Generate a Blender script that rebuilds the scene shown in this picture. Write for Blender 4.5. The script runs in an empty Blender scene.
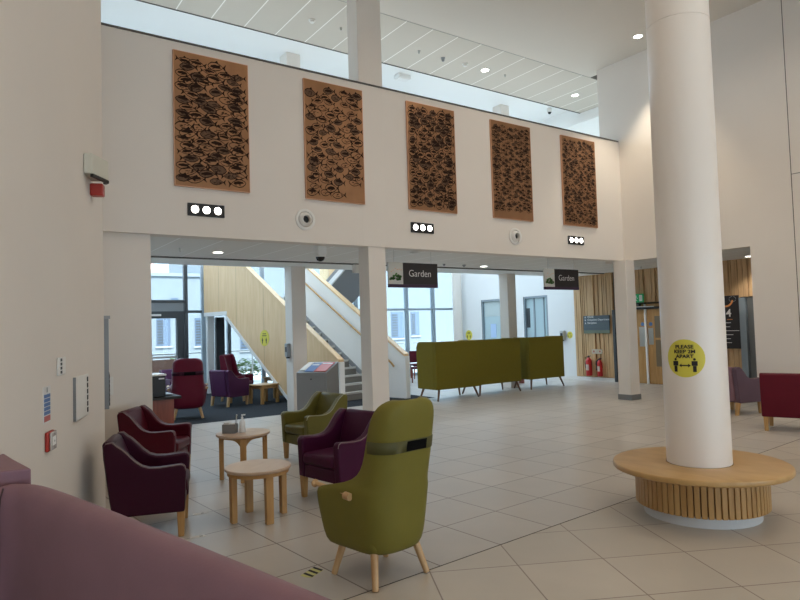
import bpy, bmesh, math, random
from mathutils import Vector, Matrix
random.seed(11)
C = bpy.context.scene.collection
PI = math.pi
R = math.radians

# ------------------------------------------------------------------ helpers
class B:
    """collects shapes that become one mesh"""
    def __init__(s):
        s.v = []; s.f = []
    def add(s, verts, faces, m=None):
        n = len(s.v)
        s.v += [tuple(m @ Vector(p)) if m else tuple(p) for p in verts]
        s.f += [tuple(i + n for i in f) for f in faces]
        return s
    def box(s, x0, x1, y0, y1, z0, z1, m=None):
        v = [(x0,y0,z0),(x1,y0,z0),(x1,y1,z0),(x0,y1,z0),(x0,y0,z1),(x1,y0,z1),(x1,y1,z1),(x0,y1,z1)]
        return s.add(v, [(0,3,2,1),(4,5,6,7),(0,1,5,4),(1,2,6,5),(2,3,7,6),(3,0,4,7)], m)
    def taper(s, x, y, z0, z1, a0, a1, dx=0, dy=0):
        """square leg: half size a0 at z0, a1 at z1; foot displaced by dx, dy"""
        v = [(x+dx+i*a0, y+dy+j*a0, z0) for i, j in ((-1,-1),(1,-1),(1,1),(-1,1))] + \
            [(x+i*a1, y+j*a1, z1) for i, j in ((-1,-1),(1,-1),(1,1),(-1,1))]
        return s.add(v, [(0,3,2,1),(4,5,6,7),(0,1,5,4),(1,2,6,5),(2,3,7,6),(3,0,4,7)])
    def loft(s, rings, closed=True, caps=True, m=None):
        n = len(rings[0]); v = [p for r in rings for p in r]; f = []
        for k in range(len(rings)-1):
            for i in range(n if closed else n-1):
                j = (i+1) % n
                f.append((k*n+i, k*n+j, (k+1)*n+j, (k+1)*n+i))
        if caps and closed:
            f.append(tuple(reversed(range(n)))); f.append(tuple((len(rings)-1)*n+i for i in range(n)))
        return s.add(v, f, m)
    def prism(s, poly, a, b, axis='x', m=None):
        """poly in the plane across the axis, extruded from a to b"""
        def P(p, t):
            return {'x': (t, p[0], p[1]), 'y': (p[0], t, p[1]), 'z': (p[0], p[1], t)}[axis]
        return s.loft([[P(p, a) for p in poly], [P(p, b) for p in poly]], m=m)
    def cyl(s, p0, p1, r0, r1=None, n=20):
        r1 = r0 if r1 is None else r1
        p0, p1 = Vector(p0), Vector(p1); d = (p1-p0).normalized()
        q = d.to_track_quat('Z', 'Y')
        ring = lambda p, r: [p + q @ Vector((r*math.cos(2*PI*i/n), r*math.sin(2*PI*i/n), 0)) for i in range(n)]
        return s.loft([ring(p0, r0), ring(p1, r1)])
    def tube(s, pts, r, n=10):
        pts = [Vector(p) for p in pts]; rings = []
        for i, p in enumerate(pts):
            d = (pts[min(i+1, len(pts)-1)] - pts[max(i-1, 0)]).normalized()
            q = d.to_track_quat('Z', 'Y')
            rings.append([p + q @ Vector((r*math.cos(2*PI*k/n), r*math.sin(2*PI*k/n), 0)) for k in range(n)])
        return s.loft(rings)
    def lathe(s, prof, n=32, m=None, cx=0, cy=0):
        rings = [[(cx+r*math.cos(2*PI*i/n), cy+r*math.sin(2*PI*i/n), z) for i in range(n)] for r, z in prof]
        return s.loft(rings, m=m)
    def ring(s, r0, r1, z0, z1, n=64, cx=0, cy=0):
        """solid annulus"""
        prof = [(r0,z0),(r1,z0),(r1,z1),(r0,z1),(r0,z0)]
        rings = [[(cx+r*math.cos(2*PI*i/n), cy+r*math.sin(2*PI*i/n), z) for i in range(n)] for r, z in prof]
        return s.loft(rings, caps=False)
    def ball(s, c, rx, ry=None, rz=None, n=16, k=8):
        ry = ry or rx; rz = rz or rx
        rings = []
        for j in range(k+1):
            t = PI*(j+.02)/(k+.04) - PI/2
            rings.append([(c[0]+rx*math.cos(t)*math.cos(2*PI*i/n), c[1]+ry*math.cos(t)*math.sin(2*PI*i/n), c[2]+rz*math.sin(t)) for i in range(n)])
        return s.loft(rings)

def obj(name, b, mat, parent=None, bevel=0, seg=2, solid=0, sub=0, flat=False, angle=40, kind=None):
    me = bpy.data.meshes.new(name)
    me.from_pydata(b.v, [], b.f)
    bm = bmesh.new(); bm.from_mesh(me)
    bmesh.ops.recalc_face_normals(bm, faces=bm.faces)
    bm.to_mesh(me); bm.free()
    me.materials.append(mat)
    if not flat:
        for p in me.polygons: p.use_smooth = True
        me.set_sharp_from_angle(angle=R(angle))
    o = bpy.data.objects.new(name, me); C.objects.link(o)
    if parent is not None: o.parent = parent
    if solid:
        m = o.modifiers.new('thickness', 'SOLIDIFY'); m.thickness = solid; m.offset = -1
    if bevel:
        m = o.modifiers.new('edge', 'BEVEL'); m.width = bevel; m.segments = seg; m.limit_method = 'ANGLE'; m.angle_limit = R(35)
    if sub:
        m = o.modifiers.new('round', 'SUBSURF'); m.levels = sub; m.render_levels = sub
    if kind: o['kind'] = kind
    return o

def thing(name, label, cat, loc=(0,0,0), rz=0, group=None):
    o = bpy.data.objects.new(name, None); C.objects.link(o)
    o.location = loc; o.rotation_euler = (0,0,rz); o.empty_display_size = .1
    o['label'] = label; o['category'] = cat
    if group: o['group'] = group
    return o
def tag(o, label, cat, group=None):
    o['label'] = label; o['category'] = cat
    if group: o['group'] = group
    return o
def struct(name, b, mat, **k):
    return obj(name, b, mat, kind='structure', **k)
def dup(root, loc, rz=None, label=None, group=None, swap=None):
    r = root.copy(); C.objects.link(r); r.location = loc
    if rz is not None: r.rotation_euler = (0,0,rz)
    if label: r['label'] = label
    if group: r['group'] = group
    def kids(src, dst):
        for ch in [o for o in C.objects if o.parent == src]:
            c = ch.copy(); C.objects.link(c); c.parent = dst
            if swap and c.data and c.data.materials and c.data.materials[0] in swap:
                key = (c.data.name, swap[c.data.materials[0]].name)
                if key not in DATA:
                    d = c.data.copy(); d.materials[0] = swap[c.data.materials[0]]; DATA[key] = d
                c.data = DATA[key]
            kids(ch, c)
    kids(root, r)
    return r
DATA = {}

def text(name, body, size, mat, parent, loc, rot=(PI/2,0,0), align='CENTER', extrude=.001, bend=None, bold=0, xs=1):
    cu = bpy.data.curves.new(name, 'FONT'); cu.body = body; cu.size = size; cu.align_x = align; cu.align_y = 'CENTER'
    cu.extrude = extrude; cu.offset = bold
    t = bpy.data.objects.new(name+'_c', cu); C.objects.link(t)
    bpy.context.view_layer.update()
    me = bpy.data.meshes.new_from_object(t.evaluated_get(bpy.context.evaluated_depsgraph_get()))
    bpy.data.objects.remove(t); bpy.data.curves.remove(cu)
    M = Matrix.Translation(loc) @ Matrix.Rotation(rot[2],4,'Z') @ Matrix.Rotation(rot[1],4,'Y') @ Matrix.Rotation(rot[0],4,'X') @ Matrix.Diagonal((xs,1,1,1))
    for v in me.vertices:
        p = M @ v.co
        v.co = bend(p) if bend else p
    me.materials.clear(); me.materials.append(mat)
    o = bpy.data.objects.new(name, me); C.objects.link(o); o.parent = parent
    return o

# ------------------------------------------------------------------ materials
def srgb(r, g, b):
    f = lambda c: (c/255/12.92) if c/255 <= .04045 else ((c/255+.055)/1.055)**2.4
    return (f(r), f(g), f(b), 1)
def mat(name, col, rough=.5, metal=0, var=.0, scale=8, bump=0, bscale=200, emit=None, es=0, spec=.5, coat=0, stretch=(1,1,1)):
    m = bpy.data.materials.new(name); m.use_nodes = True
    nt = m.node_tree; p = nt.nodes['Principled BSDF']
    p.inputs['Base Color'].default_value = col; p.inputs['Roughness'].default_value = rough
    p.inputs['Metallic'].default_value = metal; p.inputs['Specular IOR Level'].default_value = spec
    p.inputs['Coat Weight'].default_value = coat
    tc = nt.nodes.new('ShaderNodeTexCoord')
    mp = nt.nodes.new('ShaderNodeMapping'); mp.inputs['Scale'].default_value = stretch
    nt.links.new(tc.outputs['Object'], mp.inputs['Vector'])
    if var:
        n = nt.nodes.new('ShaderNodeTexNoise'); n.inputs['Scale'].default_value = scale; n.inputs['Detail'].default_value = 4
        nt.links.new(mp.outputs['Vector'], n.inputs['Vector'])
        r = nt.nodes.new('ShaderNodeValToRGB')
        r.color_ramp.elements[0].position = .3; r.color_ramp.elements[1].position = .7
        r.color_ramp.elements[0].color = tuple(c*(1-var) for c in col[:3])+(1,)
        r.color_ramp.elements[1].color = tuple(min(1, c*(1+var)) for c in col[:3])+(1,)
        nt.links.new(n.outputs['Fac'], r.inputs['Fac']); nt.links.new(r.outputs['Color'], p.inputs['Base Color'])
    if bump:
        n2 = nt.nodes.new('ShaderNodeTexNoise'); n2.inputs['Scale'].default_value = bscale
        nt.links.new(mp.outputs['Vector'], n2.inputs['Vector'])
        bp = nt.nodes.new('ShaderNodeBump'); bp.inputs['Strength'].default_value = bump; bp.inputs['Distance'].default_value = .01
        nt.links.new(n2.outputs['Fac'], bp.inputs['Height']); nt.links.new(bp.outputs['Normal'], p.inputs['Normal'])
    if emit:
        p.inputs['Emission Color'].default_value = emit; p.inputs['Emission Strength'].default_value = es
    return m
def tiles(name, col, line, w, h, mortar, origin, ang, rough=.4, var=.06, spec=.5):
    m = mat(name, col, rough, spec=spec); nt = m.node_tree; p = nt.nodes['Principled BSDF']
    tc = nt.nodes.new('ShaderNodeTexCoord'); mp = nt.nodes.new('ShaderNodeMapping')
    mp.vector_type = 'TEXTURE'
    mp.inputs['Location'].default_value = (origin[0], origin[1], 0); mp.inputs['Rotation'].default_value = (0,0,ang)
    nt.links.new(tc.outputs['Object'], mp.inputs['Vector'])
    br = nt.nodes.new('ShaderNodeTexBrick'); br.offset = 0; br.squash = 1
    br.inputs['Scale'].default_value = 1; br.inputs['Mortar Size'].default_value = mortar
    br.inputs['Mortar Smooth'].default_value = .1; br.inputs['Bias'].default_value = 0
    br.inputs['Brick Width'].default_value = w; br.inputs['Row Height'].default_value = h
    br.inputs['Color1'].default_value = tuple(c*(1-var) for c in col[:3])+(1,)
    br.inputs['Color2'].default_value = tuple(c*(1+var) for c in col[:3])+(1,)
    br.inputs['Mortar'].default_value = line
    nt.links.new(mp.outputs['Vector'], br.inputs['Vector'])
    n = nt.nodes.new('ShaderNodeTexNoise'); n.inputs['Scale'].default_value = 2.6; n.inputs['Detail'].default_value = 6
    nt.links.new(mp.outputs['Vector'], n.inputs['Vector'])
    mr = nt.nodes.new('ShaderNodeMapRange'); mr.inputs['To Min'].default_value = 1-var*2; mr.inputs['To Max'].default_value = 1+var*2
    nt.links.new(n.outputs['Fac'], mr.inputs['Value'])
    mx = nt.nodes.new('ShaderNodeMix'); mx.data_type = 'RGBA'; mx.blend_type = 'MULTIPLY'; mx.inputs['Factor'].default_value = 1
    nt.links.new(br.outputs['Color'], mx.inputs['A']); nt.links.new(mr.outputs['Result'], mx.inputs['B'])
    nt.links.new(mx.outputs['Result'], p.inputs['Base Color'])
    mr2 = nt.nodes.new('ShaderNodeMapRange'); mr2.inputs['To Min'].default_value = rough-.03; mr2.inputs['To Max'].default_value = rough+.05
    nt.links.new(n.outputs['Fac'], mr2.inputs['Value']); nt.links.new(mr2.outputs['Result'], p.inputs['Roughness'])
    return m
def wood(name, c1, c2, rough=.45, scale=(6,6,.6), coat=0):
    m = mat(name, c1, rough, coat=coat); nt = m.node_tree; p = nt.nodes['Principled BSDF']
    tc = nt.nodes.new('ShaderNodeTexCoord'); mp = nt.nodes.new('ShaderNodeMapping'); mp.inputs['Scale'].default_value = scale
    nt.links.new(tc.outputs['Object'], mp.inputs['Vector'])
    n = nt.nodes.new('ShaderNodeTexNoise'); n.inputs['Scale'].default_value = 3; n.inputs['Detail'].default_value = 6; n.inputs['Distortion'].default_value = .6
    nt.links.new(mp.outputs['Vector'], n.inputs['Vector'])
    r = nt.nodes.new('ShaderNodeValToRGB'); r.color_ramp.elements[0].position = .32; r.color_ramp.elements[1].position = .68
    r.color_ramp.elements[0].color = c2; r.color_ramp.elements[1].color = c1
    nt.links.new(n.outputs['Fac'], r.inputs['Fac']); nt.links.new(r.outputs['Color'], p.inputs['Base Color'])
    return m

WALL = mat('wall_paint', (.76,.70,.635,1), .75, var=.015, scale=1.2, bump=.03, bscale=90)
WALLC = mat('cool_wall_paint', (.80,.80,.79,1), .7, var=.01, scale=1.2)
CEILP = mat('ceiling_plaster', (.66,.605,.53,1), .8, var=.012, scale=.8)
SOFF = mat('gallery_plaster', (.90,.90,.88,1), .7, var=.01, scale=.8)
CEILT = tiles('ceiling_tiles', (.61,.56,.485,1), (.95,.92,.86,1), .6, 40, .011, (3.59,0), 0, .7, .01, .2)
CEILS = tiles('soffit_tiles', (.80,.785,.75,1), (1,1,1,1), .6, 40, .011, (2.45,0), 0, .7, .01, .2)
FLA = tiles('stone_floor_tiles', (.47,.43,.385,1), (.17,.13,.11,1), .6, .6, .006, (3.265,3.494), R(4.19), .33, .05)
FLB = tiles('stone_floor_tiles_entrance', (.475,.425,.36,1), (.22,.165,.135,1), .6, .6, .005, (3.352,3.663), R(-27.4), .33, .05)
CARPET = mat('charcoal_carpet', (.026,.029,.034,1), .95, var=.25, scale=60, bump=.3, bscale=400, spec=.1)
CARPET.node_tree.nodes['Principled BSDF'].inputs['Roughness'].default_value = .95
DARK = mat('dark_trim', (.10,.09,.08,1), .6)
OAK = wood('oak', (.53,.31,.115,1), (.41,.22,.072,1), .4)
OAKT = wood('oak_top', (.54,.33,.13,1), (.45,.26,.09,1), .32, (3,1.2,3))
TTOP = wood('table_top_wood_sheen', (.62,.46,.34,1), (.54,.38,.27,1), .28, (3,1.2,3))  # wood tone lightened to stand in for window reflection on the tops
OAKP = wood('oak_panel', (.80,.57,.33,1), (.72,.49,.26,1), .45, (5,5,.5))
SLAT = wood('slat_oak', (.66,.44,.23,1), (.50,.30,.14,1), .5, (9,9,.5))
SLATD = mat('slat_backing', (.05,.035,.022,1), .8)
BIRCH = wood('pale_leg_wood', (.62,.40,.20,1), (.52,.31,.14,1), .35)
CHERRY = wood('cherry', (.28,.07,.035,1), (.2,.045,.022,1), .35)
def leather(name, c, rough=.42, sp=.2):
    return mat(name, c, rough, var=.05, scale=5, bump=.06, bscale=120, spec=sp)
BURG = leather('burgundy_vinyl', (.036,.003,.015,1))
DRED = leather('dark_red_vinyl', (.075,.004,.012,1))
PLUM = leather('plum_vinyl', (.055,.006,.032,1))
GREEN = leather('olive_vinyl', (.125,.112,.024,1), .45)
OLIVE = leather('olive_upholstery', (.185,.160,.030,1), .5)
BOOTH = mat('olive_fabric', (.155,.124,.014,1), .85, var=.04, scale=20, bump=.2, bscale=500, spec=.2)
MAUVE = leather('mauve_vinyl', (.255,.142,.172,1), .5)
MAUVE2 = leather('grey_mauve_vinyl', (.135,.085,.115,1), .55)
CRIM = leather('crimson_vinyl', (.105,.005,.014,1), .5)
PURP = leather('purple_vinyl', (.085,.022,.075,1), .45)
WINE = leather('wine_vinyl', (.125,.008,.024,1))
PIPE = mat('piping', (.20,.13,.13,1), .4)
PIPEG = mat('olive_piping', (.35,.34,.22,1), .4)
BLACK = mat('black_plastic', (.012,.012,.013,1), .45)
BLACKM = mat('black_matt', (.02,.018,.018,1), .7)
BLACKF = mat('black_patch_fabric', (.004,.004,.004,1), .9, spec=.1)
WHITEP = mat('white_plastic', (.78,.76,.72,1), .4)
GREYP = mat('grey_plastic', (.30,.31,.32,1), .45)
GREYM = mat('grey_metal', (.23,.235,.24,1), .42, metal=.3)
STEEL = mat('brushed_steel', (.55,.54,.52,1), .35, metal=.9)
FRAMEL = mat('light_window_frame', (.27,.32,.36,1), .45, metal=.2)
FRAMED = mat('dark_window_frame', (.045,.05,.055,1), .45)
RED = mat('signal_red', (.42,.035,.022,1), .4)
REDX = mat('extinguisher_red', (.55,.02,.02,1), .3)
YEL = mat('sign_yellow', (.72,.63,.075,1), .5)
COPPER = mat('copper_sheet', (.31,.158,.077,1), .42, metal=.6, var=.18, scale=2.5)
COPPERE = mat('copper_edge', (.66,.38,.25,1), .35, metal=.8)
ETCH = mat('etched_brown', (.022,.010,.006,1), .8, spec=.15)
ETCHM = mat('etched_mid_brown', (.12,.062,.033,1), .5, metal=.5, var=.45, scale=30)
PURPLE = mat('sign_purple', (.045,.018,.05,1), .5)
SIGNB = mat('sign_black', (.02,.016,.017,1), .5)
SIGNW = mat('sign_white', (.85,.84,.82,1), .5)
SIGNG = mat('sign_slate', (.085,.115,.135,1), .5)
SIGNGR = mat('sign_sage_band', (.17,.20,.14,1), .5)
SIGNE = mat('exit_green', (.01,.28,.09,1), .5, emit=(.01,.30,.10,1), es=.25)
LEAFG = mat('leaf_green', (.05,.17,.03,1), .6, var=.3, scale=20)
LAMP = mat('lamp_lens', (1,1,1,1), .4, emit=(1,.96,.88,1), es=12)
TREAD = mat('stair_vinyl', (.23,.21,.185,1), .6)
NOSE = mat('stair_nosing', (.62,.60,.56,1), .5)
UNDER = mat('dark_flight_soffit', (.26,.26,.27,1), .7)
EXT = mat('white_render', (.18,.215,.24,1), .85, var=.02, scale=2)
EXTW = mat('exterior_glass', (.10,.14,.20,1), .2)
ROOFP = mat('pinkish_roof', (.62,.42,.36,1), .8)
PAVE = mat('court_paving', (.78,.77,.74,1), .9, var=.05, scale=4)
BUSH = mat('bush_leaves', (.09,.14,.05,1), .8, var=.4, scale=9)
ORANGE = mat('sign_orange', (.75,.30,.09,1), .5)
BLUEN = mat('notice_blue', (.10,.20,.45,1), .5)
PAPER = mat('paper', (.75,.74,.72,1), .6)
BROWNX = mat('outdoor_chair_wood', (.30,.16,.11,1), .6)
STRIPY = mat('sticker_yellow', (.60,.58,.22,1), .6)
def glassmat():
    m = bpy.data.materials.new('window_glass'); m.use_nodes = True; nt = m.node_tree; nt.nodes.clear()
    o = nt.nodes.new('ShaderNodeOutputMaterial'); mx = nt.nodes.new('ShaderNodeMixShader')
    t = nt.nodes.new('ShaderNodeBsdfTransparent'); g = nt.nodes.new('ShaderNodeBsdfGlossy')
    t.inputs['Color'].default_value = (.94,.97,.98,1); g.inputs['Roughness'].default_value = .02
    fr = nt.nodes.new('ShaderNodeFresnel'); fr.inputs['IOR'].default_value = 1.35
    nt.links.new(fr.outputs['Fac'], mx.inputs['Fac']); nt.links.new(t.outputs[0], mx.inputs[1]); nt.links.new(g.outputs[0], mx.inputs[2])
    nt.links.new(mx.outputs[0], o.inputs['Surface'])
    return m
GLASS = glassmat()
BOTTLE = mat('frosted_bottle', (.75,.78,.80,1), .3)

# ------------------------------------------------------------------ camera (eye height 1.62 m, tilted a little up and rolled)
H = 1.62; PSI = R(55.2); PIT = R(2.5); ROLL = R(1.72); FOC = 632.
fw = Vector((math.cos(PSI), math.sin(PSI), 0)); rt = Vector((math.sin(PSI), -math.cos(PSI), 0)); up = Vector((0,0,1))
f_ = fw*math.cos(PIT) + up*math.sin(PIT); u_ = up*math.cos(PIT) - fw*math.sin(PIT)
R_ = rt*math.cos(ROLL) - u_*math.sin(ROLL); U_ = rt*math.sin(ROLL) + u_*math.cos(ROLL)
cam = bpy.data.objects.new('camera', bpy.data.cameras.new('camera')); C.objects.link(cam)
M = Matrix((R_, U_, -f_)).transposed().to_4x4(); M.translation = (0,0,H)
cam.matrix_world = M; cam.data.sensor_width = 36; cam.data.lens = FOC*36/800; cam.data.clip_start = .05
bpy.context.scene.camera = cam

# ------------------------------------------------------------------ setting
YB, XR, ZC = 8.18, 11.45, 7.12
# floors
def jy(x): return 3.394+.0732*(x-1.905)
struct('floor', B().prism([(-5,jy(-5)),(15.5,jy(15.5)),(15.5,17.4),(8.9,17.4),(8.9,11.5),(-5,11.5)], -.1, 0, 'z'), FLA, flat=True)
struct('floor_entrance', B().prism([(-5,-9),(15.5,-9),(15.5,jy(15.5)),(-5,jy(-5))], -.1, 0, 'z'), FLB, flat=True)
struct('trim_10', B().prism([(-1,jy(-1)-.004),(11.4,jy(11.4)-.004),(11.4,jy(11.4)+.004),(-1,jy(-1)+.004)], -.002, .0012, 'z'), mat('joint_seal',(.07,.06,.05,1),.7), flat=True)
struct('floor_carpet', B().prism([(-5,11.5),(8.9,11.5),(8.9,17.4),(-5,17.4)], -.1, .0, 'z'), CARPET, flat=True)
# left wall, its set-back end and the return
LW0 = Vector((-.279,2.63)); LD = Vector((.337,.942)).normalized(); LTH = math.atan2(LD.y, LD.x)
def lw(y): return LW0.x + (y-LW0.y)*LD.x/LD.y
ye = 6.5
struct('wall_left', B().prism([(lw(-9),-9),(lw(ye),ye),(lw(ye)-.09,ye+.03),(lw(ye)-.3,ye),(lw(-9)-.3,-9)], 0, ZC, 'z'), WALL, flat=True)
struct('wall_left_end', B().prism([(1.085,6.56),(1.37,8.26),(1.0,8.26),(.8,6.56)], 0, ZC, 'z'), WALL, flat=True)
struct('wall_stub', B().box(1.2,1.95,8.25,8.45,0,2.90), WALL, flat=True)
struct('baseboard_stub', B().box(1.30,1.95,8.235,8.25,0,.09), DARK, flat=True)
struct('wall_side_left', B().box(1.0,1.2,8.3,17.4,0,7.4), WALLC, flat=True)
# bulkhead with the pictures
struct('wall_bulkhead', B().box(1.2,XR,YB,YB+.22,2.88,5.40), WALL, flat=True)
struct('trim_1', B().box(1.2,XR-.02,YB-.012,YB+.24,5.40,5.425), DARK, flat=True)
# gallery floor = soffit
struct('ceiling_soffit', B().box(1.95,14.35,YB+.22,10.9,2.93,3.0), CEILS, flat=True)
struct('ceiling_soffit_margin', B().box(1.2,14.35,10.9,11.95,2.915,3.55), SOFF, flat=True)
struct('trim_2', B().box(1.95,14.35,10.885,10.9,2.905,2.93), DARK, flat=True)
struct('ceiling_corridor', B().box(XR+.2,14.35,3.5,YB+.22,2.93,3.0), CEILS, flat=True)
# right wall with its opening
b = B(); b.box(XR,XR+.2,-9,4.85,0,ZC); b.box(XR,XR+.2,4.858,5.59,0,ZC); b.box(XR,XR+.2,5.59,8.65,2.87,ZC)
struct('wall_right', b, WALL, flat=True)
b = B(); b.box(XR-.002,XR,4.85,4.862,0,ZC); b.box(XR-.002,XR,-9,4.85,3.99,4.0)
struct('trim_3', b, DARK, flat=True)
# main ceiling: plaster, then the tiled strip, then the gallery soffit
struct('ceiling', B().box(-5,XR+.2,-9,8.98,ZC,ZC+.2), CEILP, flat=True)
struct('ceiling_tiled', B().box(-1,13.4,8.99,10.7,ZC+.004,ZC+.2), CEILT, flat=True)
struct('trim_4', B().box(-1,13.4,8.98,8.99,ZC-.004,ZC+.1), mat('shadow_gap',(.30,.28,.25,1),.7), flat=True)
struct('trim_5', B().box(-1,13.4,10.70,10.715,ZC-.01,ZC+.1), DARK, flat=True)
struct('ceiling_gallery', B().box(-1,20,10.715,12.6,7.30,7.5), SOFF, flat=True)
struct('trim_6', B().box(-1,13.4,10.715,10.735,ZC+.0,7.30), SOFF, flat=True)
b = B()
for x in (1.0,4.2,7.4,10.6,13.8): b.box(x-.06,x+.06,12.6,17.4,7.30,7.46)
b.box(-1,20,17.3,17.45,7.30,7.46)
struct('window_11', b, FRAMEL, flat=True)     # unseen roof opening, added to let sky into the stair hall
struct('trim_7', B().box(13.4,13.62,8.65,12.6,6.87,7.30), SOFF, flat=True)
struct('ceiling_far', B().box(13.62,20,5,10.8,7.30,7.5), CEILP, flat=True)
struct('wall_far_right', B().box(20,20.2,5,17.5,0,7.5), WALL, flat=True)
struct('floor_upper', B().box(14.55,20,5,17.5,3.4,3.6), CEILP, flat=True)
struct('wall_gallery_end', B().box(XR+.2,20,8.43,8.63,3.6,7.5), WALL, flat=True)
# the white wall with doors at the end of the lobby, the timber lined wall
b = B()
b.box(14.4,14.6,12.0,13.0,0,3.6); b.box(14.4,14.6,13.99,15.0,0,3.6); b.box(14.4,14.6,15.93,17.3,0,3.6)
b.box(14.4,14.6,13.0,13.99,2.46,3.6); b.box(14.4,14.6,15.0,15.93,2.46,3.6)
struct('wall_doors', b, WALLC, flat=True)
struct('baseboard_doors', B().box(14.385,14.4,12.0,13.0,0,.09).box(14.385,14.4,13.99,15.0,0,.09), WHITEP, flat=True)
struct('wall_corridor', B().box(14.42,14.6,3.5,12.0,0,3.0), SLATD, flat=True)
struct('wall_corridor_end', B().box(XR,14.6,3.3,3.5,0,3.0), WALL, flat=True)
def slats(y0, y1, z0, z1):
    b = B(); y = y0
    while y < y1 - .02:
        w = min(random.uniform(.045,.115), y1-y); d = random.uniform(.03,.075)
        b.box(14.42-d, 14.42, y, y+w-.013, z0, z1); y += w
    return b
struct('wall_slatted', slats(10.68,12.0,.10,2.93), SLAT, flat=True)
struct('wall_slatted_lintel', slats(6.4,10.60,2.08,2.93), SLAT, flat=True)
struct('wall_slatted_low', slats(7.32,8.55,.08,2.08), SLAT, flat=True)
struct('baseboard_slatted', B().box(14.33,14.42,10.68,12.0,0,.09), WHITEP, flat=True)
struct('trim_8', B().box(14.32,14.42,10.60,10.68,0,1.92), mat('jamb_dark',(.05,.06,.07,1),.5), flat=True)
# behind the camera: a glazed entrance side, open to the sky
b = B(); b.box(-5,XR+.2,-9.1,-8.9,2.6,7.3); b.box(-5,XR+.2,-9.1,-8.9,-.1,.15)
for x in (-4.9,-1.5,1.8,5.1,8.4,XR): b.box(x-.1,x+.1,-9.1,-8.9,0,7.2)
struct('wall_entrance', b, WALL, flat=True)
struct('roof', B().box(-6,21,-9.2,12.6,7.6,7.8), DARK, flat=True)
# facade of the stair hall
FY = 17.3
def mull(x0, x1, z0, z1, m, n, y=FY, d=.14):
    return (n, x0, x1, z0, z1, m, y, d)
wi = 0
bays = [(1.2,3.0),(3.0,4.97),(4.97,5.44),(5.44,6.15),(6.15,7.16),(7.16,8.7),(8.7,10.3),(10.3,12.27),(12.27,13.39),(13.39,14.4)]
for i, (x0, x1) in enumerate(bays):
    dk = i < 6
    z1 = 7.3
    fr = B()
    fr.box(x0-.045, x0+.045, FY-.07, FY+.07, 0, z1)
    for z in ((2.2,2.5,3.75) if i < 2 else (2.22,3.75)):
        fr.box(x0+.045, x1-.045, FY-.06, FY+.06, z-.035, z+.035)
    fr.box(x0+.045, x1-.045, FY-.06, FY+.06, 0, .09)
    o = struct('window_%d' % (i+1), B().box(x0+.045, x1-.045, FY-.008, FY+.008, .09, z1), GLASS, flat=True)
    obj('window_frame', fr, FRAMED if i in (1,2,0) else FRAMEL, o, flat=True)
    if i == 1:
        obj('door_frame', B().box(4.72,4.9,FY-.08,FY+.08,0,2.2).box(3.1,4.72,FY-.075,FY+.075,2.05,2.2), FRAMED, o, flat=True)
        obj('header_panel', B().box(3.05,4.9,FY-.05,FY+.05,2.24,2.46), mat('header_grey',(.20,.21,.22,1),.5), o, flat=True)
        obj('door_closer', B().box(3.7,4.3,FY-.14,FY-.08,2.11,2.16), WHITEP, o, flat=True)
        obj('push_bar', B().box(3.1,4.72,FY-.12,FY-.08,1.0,1.05), STEEL, o, flat=True)
struct('trim_11', B().lathe([(.16,0),(.16,7.3)],32,cx=14.12,cy=16.85), WALL)
struct('window_12', B().box(5.46,5.64,17.0,17.15,0,3.4), WALLC, flat=True)
struct('window_13', B().box(5.70,5.93,17.0,17.15,0,2.05), FRAMED, flat=True)
# ------------------------------------------------------------------ columns
def sqcol(name, label, x0, x1, y0, y1, z0, z1, extra=None, skirt=True):
    t = thing(name, label, 'column', ((x0+x1)/2, (y0+y1)/2, 0))
    cx, cy = (x0+x1)/2, (y0+y1)/2
    b = B().box(x0-cx, x1-cx, y0-cy, y1-cy, z0, z1)
    if extra: b.box(extra[0]-cx, extra[1]-cx, extra[2]-cy, extra[3]-cy, extra[4], extra[5])
    obj('shaft', b, WALL, t, bevel=.008)
    if skirt:
        s = B()
        for a in ((x0-.012,x1+.012,y0-.012,y0),(x0-.012,x1+.012,y1,y1+.012),(x0-.012,x0,y0,y1),(x1,x1+.012,y0,y1)):
            s.box(a[0]-cx,a[1]-cx,a[2]-cy,a[3]-cy,0,.11)
        obj('skirting', s, GREYM, t)
    return t
sqcol('square_column', 'white square column that rises in front of the pictured wall up to the ceiling', 5.135,5.45,8.20,8.50,0,2.9,(5.03,5.47,YB-.001,8.48,2.9,ZC))
sqcol('square_column', 'white square column with grey skirting at the corner of the lobby beside the timber wall', 11.20,11.50,7.97,8.27,0,2.87)
sqcol('square_column', 'white square column carrying a small dispenser beside the grey leaflet cabinet', 5.43,5.74,11.6,11.93,0,2.915,(5.43,5.74,11.6,11.93,3.56,7.3),skirt=False)
sqcol('square_column', 'white square column standing behind the green high-backed booths', 11.42,11.71,11.62,11.93,0,2.915,(11.42,11.71,11.62,11.93,3.56,7.3),skirt=False)
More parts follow.
